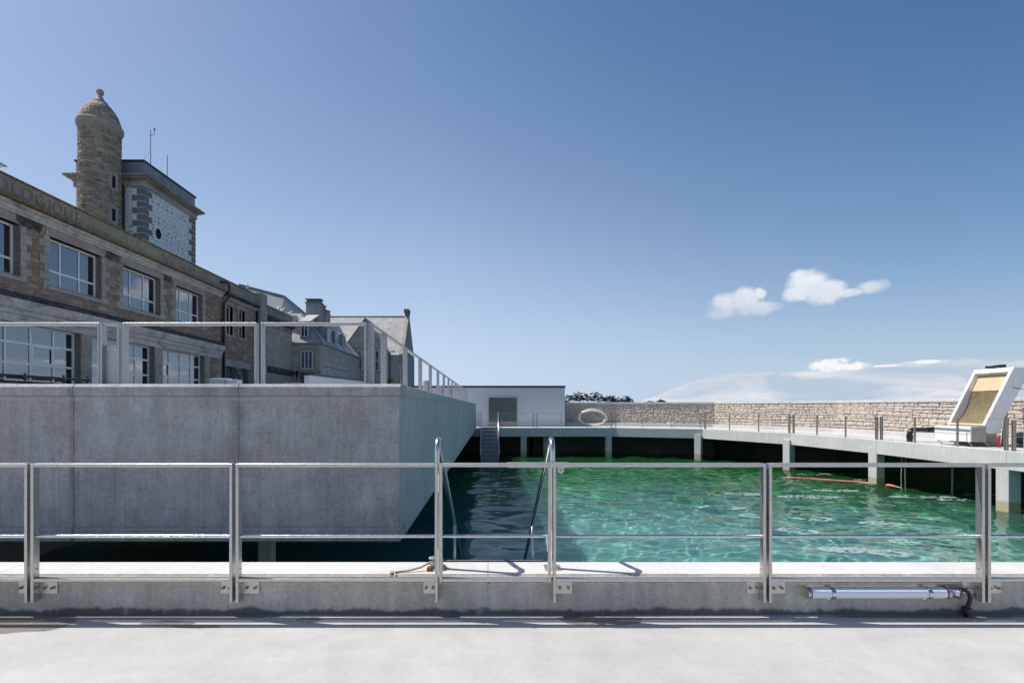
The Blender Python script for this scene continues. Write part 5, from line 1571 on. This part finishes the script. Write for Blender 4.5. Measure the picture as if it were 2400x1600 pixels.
# gabled house
gh = thing('gabled_house', 'stone house with a broad pale slate roof and pointed cross gable', 'house', (-14, 58, GZ))
GY = 55.2
def PX(px, y): return (px - VX) / F * y
def PZ(py, y): return EYE + (VY - py) / F * y
gx0, gx1 = PX(757, 60), PX(940, 57)
ez, rz = PZ(832, 56.2), PZ(742, 60)
MB().box(gx0 - 2, gx1, 56.2, 64, GZ, ez).build('wall', 'grey_mortar', gh)
MB().add([(gx0 - 2, 56.0, ez), (gx1, 56.0, ez), (gx1, 60, rz), (gx0 - 2, 60, rz), (gx0 - 2, 64, ez), (gx1, 64, ez)],
         [(0, 1, 2, 3), (3, 2, 5, 4), (1, 5, 2), (4, 0, 3), (0, 4, 5, 1)]).build('roof', 'slate', gh)
MB().tube([(gx0 - 2, 60, rz + .03), (gx1, 60, rz + .03)], .09, 6).build('ridge', 'zinc', gh)
# right gable end with raised coping and stack
ye = 57.5
mb = MB()
ex0 = gx1 + .002
mb.add([(ex0, 55.9, GZ), (ex0 + .45, 55.9, GZ), (ex0 + .45, 64.1, GZ), (ex0, 64.1, GZ), (ex0, 55.9, ez + .1), (ex0 + .45, 55.9, ez + .1), (ex0 + .45, 64.1, ez + .1), (ex0, 64.1, ez + .1), (ex0, 60, rz + .35), (ex0 + .45, 60, rz + .35)],
       [(0, 3, 2, 1), (0, 1, 5, 4), (2, 3, 7, 6), (1, 2, 6, 9, 5), (3, 0, 4, 8, 7), (4, 5, 9, 8), (8, 9, 6, 7)])
mb.build('gable_end', 'granite', gh)
MB().box(ex0 + .0, ex0 + .46, 59.5, 60.5, rz + .1, PZ(736, 60) + .1).build('stack', 'granite_dark', gh)
MB().box(ex0 - .1, ex0 + .5, 59.4, 60.6, PZ(736, 60) + .101, PZ(728, 60) + .1).build('stack_cap', 'granite_dark', gh)
# cross gable
ca, cb, cp = PX(797, GY), PX(912, GY), PX(857, GY)
cez, cpz = PZ(828, GY), PZ(748, GY)
mb = MB()
mb.add([(ca, GY, GZ), (cb, GY, GZ), (cb, GY, cez), (cp, GY, cpz), (ca, GY, cez), (ca, 59, GZ), (cb, 59, GZ), (cb, 59, cez), (cp, 59, cpz), (ca, 59, cez)],
       [(0, 1, 2, 3, 4), (9, 8, 7, 6, 5), (1, 6, 7, 2), (5, 0, 4, 9)])
mb.build('gable_wall', 'grey_mortar', gh)
rnd = random.Random(71)
wz0, wz1 = PZ(868, GY), PZ(820, GY)
wins = [(PX(822, GY), PX(848, GY)), (PX(862, GY), PX(889, GY))]
cells = [c for c in pack(ca, cb, GZ, cpz, .42, .22, rnd, [(a - .25, b + .25, wz0 - .3, wz1 + .3) for a, b in wins])
         if (c[1] + c[3] / 2 < cez or (abs(c[0] - cp) + c[2] / 2 < (cb - ca) / 2 * (cpz - c[1] - c[3] / 2) / (cpz - cez)))]
lay_stones(gh, cells, lambda u_, v_: (Vector((u_, GY + .005, v_)), 0), .04, .014, 'rubble', 'grey_joined', 0, rnd, lambda c: c[2])
for (a, b) in wins:
    front_window(gh, a, b, GY - .004, wz0, wz1, 3, 2)
    MB().box(a - .25, b + .25, GY - .06, GY + .02, wz1, wz1 + .3).build('lintel', 'granite', gh)
    MB().box(a - .25, b + .25, GY - .08, GY + .02, wz0 - .25, wz0).build('sill', 'granite', gh)
for s, xe in ((-1, ca), (1, cb)):
    mb = MB()
    v = [(xe + s * .25, GY - .25, cez - .3), (cp, GY - .25, cpz + .18), (cp, 59.5, cpz + .18), (xe + s * .25, 59.5, cez - .3)]
    mb.add(v + [(x, y, z - .14) for x, y, z in v], [(0, 1, 2, 3) if s < 0 else (3, 2, 1, 0), (4, 5, 6, 7)[::-1] if s < 0 else (4, 5, 6, 7), (0, 4, 5, 1), (1, 5, 6, 2), (2, 6, 7, 3), (3, 7, 4, 0)])
    mb.build('gable_roof', 'slate', gh)
for px in (795, 913):
    MB().tube([(PX(px, GY - .3), GY - .3, GZ), (PX(px, GY - .3), GY - .3, cez + .1), (PX(px, GY - .3) + .4 * (1 if px > 900 else -1), GY + .4, cez + .3)], .08, 6).build('downpipe', 'pvc_black', gh)

# lantern on the dormer house
ln = thing('wall_lantern', 'black wall lantern on a bracket beside the tall window of the dormer house', 'lantern', (-16.95, 41.9, EYE + 2.6))
MB().tube([(-17.0, HY0 - .0, EYE + 1.9), (-16.9, HY0 - .5, EYE + 2.1), (-16.75, HY0 - .6, EYE + 2.6)], .03, 6).build('bracket', 'black', ln)
MB().lathe([(.08, EYE + 2.6), (.14, EYE + 2.95), (.22, EYE + 2.97), (.10, EYE + 3.1), (.03, EYE + 3.2)], (-16.75, HY0 - .6), 8).build('cage', 'black', ln)

# yucca, slim pole, black pipe rack, boxes behind the parapet
yu = thing('yucca', 'small spiky green yucca in front of the gabled house', 'plant', (-9.5, 45, GZ))
yx = PX(912, 45)
MB().tube([(yx, 45, GZ), (yx + .05, 45, EYE + 2.4)], [.09, .06], 8).build('trunk', 'trunk', yu)
mb = MB()
rr = random.Random(8)
for k in range(46):
    a = rr.uniform(0, 6.28); e = rr.uniform(-.5, 1.4); l_ = rr.uniform(.45, .75)
    d = Vector((math.cos(a) * math.cos(e), math.sin(a) * math.cos(e), math.sin(e)))
    s_ = Vector((-math.sin(a), math.cos(a), 0)) * .035
    o_ = Vector((yx + .05, 45, EYE + 2.45))
    m1 = o_ + d * l_ * .5
    tip = o_ + d * l_ - Vector((0, 0, .12))
    mb.add([o_ - s_ * .6, o_ + s_ * .6, m1 + s_, tip, m1 - s_], [(0, 1, 2, 3, 4)])
mb.build('leaves', 'yucca', yu)
sp_ = thing('slim_mast', 'slim pale pole with small fittings beside the yucca', 'pole', (PX(939, 40), 40, GZ))
sx_ = PX(939, 40)
MB().tube([(sx_, 40, GZ), (sx_, 40, PZ(858, 40))], .05, 8).build('pole', 'rail_grey', sp_)
MB().box(sx_ - .2, sx_ + .12, 39.95, 40.05, PZ(860, 40), PZ(858, 40) + .05).build('arm', 'rail_grey', sp_)
MB().box(sx_ - .22, sx_ + .10, 39.95, 40.05, PZ(880, 40), PZ(880, 40) + .06).build('arm', 'rail_grey', sp_)
rk = thing('pipe_rack', 'black pipes on a rack in front of the lower windows at the left', 'pipe rack', (-11.5, 12, GZ))
for (z0, z1, dx) in ((.86, .80, 0), (.70, .62, .03)):
    MB().tube([(-13.2, 11.2, EYE + z0), (-12.4, 13.6, EYE + (z0 + z1) / 2), (-11.9, 14.4, EYE + z1)], .035, 8).build('pipe', 'pvc_black', rk)
for f in (.05, .3, .55, .8, .97):
    q_ = Vector((-13.2, 11.2, 0)).lerp(Vector((-11.9, 14.4, 0)), f)
    MB().tube([(q_.x, q_.y, GZ), (q_.x, q_.y, EYE + .92)], .03, 6).tube([(q_.x - .05, q_.y, EYE + .80), (q_.x + .05, q_.y, EYE + .80)], .05, 8).build('upright', 'pvc_black', rk)
for (px, w, py, lab) in ((510, .8, 886, 'pale grey service box left of the downpipe behind the parapet'), (541, .55, 889, 'smaller pale service box right of the downpipe behind the parapet')):
    y = 22.0
    tag(MB().box(PX(px, y) - w / 2, PX(px, y) + w / 2, y, y + .5, GZ, PZ(py, y)).build('service_box', 'white_wall', bevel=.02), lab, 'box')
st = thing('iron_steps', 'small black iron stair leaning against the return bay of the long building', 'stair', (-16.6, 32, GZ))
for dx in (0, .9):
    MB().beam((-16.9, 31.9 + dx, EYE + 2.6), (-16.0, 32.6 + dx, GZ), .05, .12).build('stringer', 'black', st)
for k in range(10):
    q_ = Vector((-16.9, 31.9, EYE + 2.6)).lerp(Vector((-16.0, 32.6, GZ)), (k + .5) / 10)
    MB().box(q_.x - .1, q_.x + .1, q_.y + .02, q_.y + .9, q_.z - .02, q_.z).build('tread', 'black', st)

# gulls
def gull(label, p, ang):
    t = thing('gull', label, 'gull', p, 'gulls on the roofs')
    u_ = Vector((math.cos(ang), math.sin(ang), 0))
    q_ = lambda a, z: p + u_ * a + Vector((0, 0, z))
    MB().tube([q_(-.30, .17), q_(-.2, .19), q_(-.08, .20), q_(.06, .22), q_(.15, .28), q_(.19, .36), q_(.23, .40), q_(.27, .39)], [.01, .05, .095, .10, .075, .05, .05, .02], 8).build('body', 'gull_white', t, smooth=True)
    MB().tube([q_(.26, .39), q_(.34, .37)], [.015, .004], 6).build('beak', 'ply', t)
    MB().tube([q_(-.34, .18), q_(-.15, .225), q_(.05, .245)], [.015, .075, .05], 6).build('wing', 'zinc', t)
    MB().tube([q_(.0, 0), q_(.0, .15)], .01, 5).build('leg', 'ply', t)
gull('white gull on the parapet at the end of the long building', Vector((FX_ - .1, 34.8, Z_TOP)), R(-60))
gull('white gull on the annex parapet, leftmost of three', Vector((AX - .1, 39.9, AZ1)), R(120))
gull('white gull on the annex parapet, middle of three', Vector((AX - .1, 40.6, AZ1)), R(-20))
gull('white gull on the annex parapet, nearest the white dormer cheek block', Vector((AX - .1, 42.0, AZ1)), R(20))
gull('white gull on the parapet at the left picture edge', Vector((FX_ - .15, 17.12, Z_TOP)), R(200))

# ------------------------------------------------------------------ headland with pines
hl = MB()
N1, N2 = 40, 12
vs, fs_ = [], []
for j in range(N2 + 1):
    for i in range(N1 + 1):
        a, b = i / N1, j / N2
        x = -60 + 330 * a; y = 415 + 110 * b
        e = math.sin(math.pi * a) ** .6 * math.sin(math.pi * b) ** .8
        vs.append((x, y, -5.0 + 6.6 * e + .8 * math.sin(x * .05) * e))
for j in range(N2):
    for i in range(N1):
        k = j * (N1 + 1) + i
        fs_.append((k, k + 1, k + N1 + 2, k + N1 + 1))
hl.add(vs, fs_)
struct(hl.build('headland', 'headland', smooth=True))
PINES = [(1318, 923), (1333, 925), (1345, 921), (1357, 918), (1368, 921), (1379, 922), (1391, 917), (1399, 920), (1411, 925), (1424, 929), (1434, 926), (1445, 931), (1454, 933), (1468, 928), (1475, 932), (1524, 941), (1545, 937), (1553, 939)]
nums = ['first', 'second', 'third', 'fourth', 'fifth', 'sixth', 'seventh', 'eighth', 'ninth', 'tenth', 'eleventh', 'twelfth', 'thirteenth', 'fourteenth', 'fifteenth', 'sixteenth', 'seventeenth', 'eighteenth']
pr = random.Random(91)
for k, (px, py) in enumerate(PINES):
    y = 445 + pr.uniform(-8, 12)
    x = (px - VX) / F * y
    zt = EYE + (VY - py) / F * y + 1.0
    t = thing('pine_tree', 'dark pine on the far headland, %s to the right of the white building' % nums[k], 'tree', (x, y, 1.0), 'pines on the headland')
    hgt = zt - 1.0
    lean = pr.uniform(-.6, .6)
    tr1 = MB().tube([(x, y, 0.0), (x + lean * .4, y, 1 + hgt * .4), (x + lean, y, 1 + hgt * .8)], [.35, .26, .12], 7)
    for b_ in range(6):
        a = pr.uniform(0, 6.28); z = 1 + hgt * pr.uniform(.4, .75)
        tr1.tube([(x + lean * .5, y, z), (x + lean * .5 + 2.6 * math.cos(a), y + 2.6 * math.sin(a), z + pr.uniform(.3, 1.3))], [.12, .04], 5)
    tr1.build('trunk', 'trunk', t)
    cr_ = MB()
    big = pr.uniform(3.0, 4.6) * (1.0 if k < 15 else 1.1)
    for c in range(36):
        a = pr.uniform(0, 6.28); d = big * math.sqrt(pr.random())
        zc = 1 + hgt * pr.uniform(.50, .97) * (1 - .25 * (d / big) ** 2)
        cx, cy = x + lean + d * math.cos(a), y + d * math.sin(a)
        rc = pr.uniform(.6, 1.3)
        for l_ in range(26):
            v = Vector((pr.gauss(0, 1), pr.gauss(0, 1), pr.gauss(0, .55)))
            v = v.normalized() * rc * pr.random() ** .4
            c_ = Vector((cx, cy, zc)) + Vector((v.x * 1.2, v.y * 1.2, v.z * .7))
            a1 = Vector((pr.gauss(0, 1), pr.gauss(0, 1), pr.gauss(0, .6))).normalized() * pr.uniform(.28, .52)
            a2 = a1.cross(Vector((pr.gauss(0, 1), pr.gauss(0, 1), pr.gauss(0, 1)))).normalized() * pr.uniform(.16, .3)
            cr_.add([c_ - a1, c_ + a2, c_ + a1, c_ - a2], [(0, 1, 2, 3)])
    cr_.build('crown', 'pine', t)
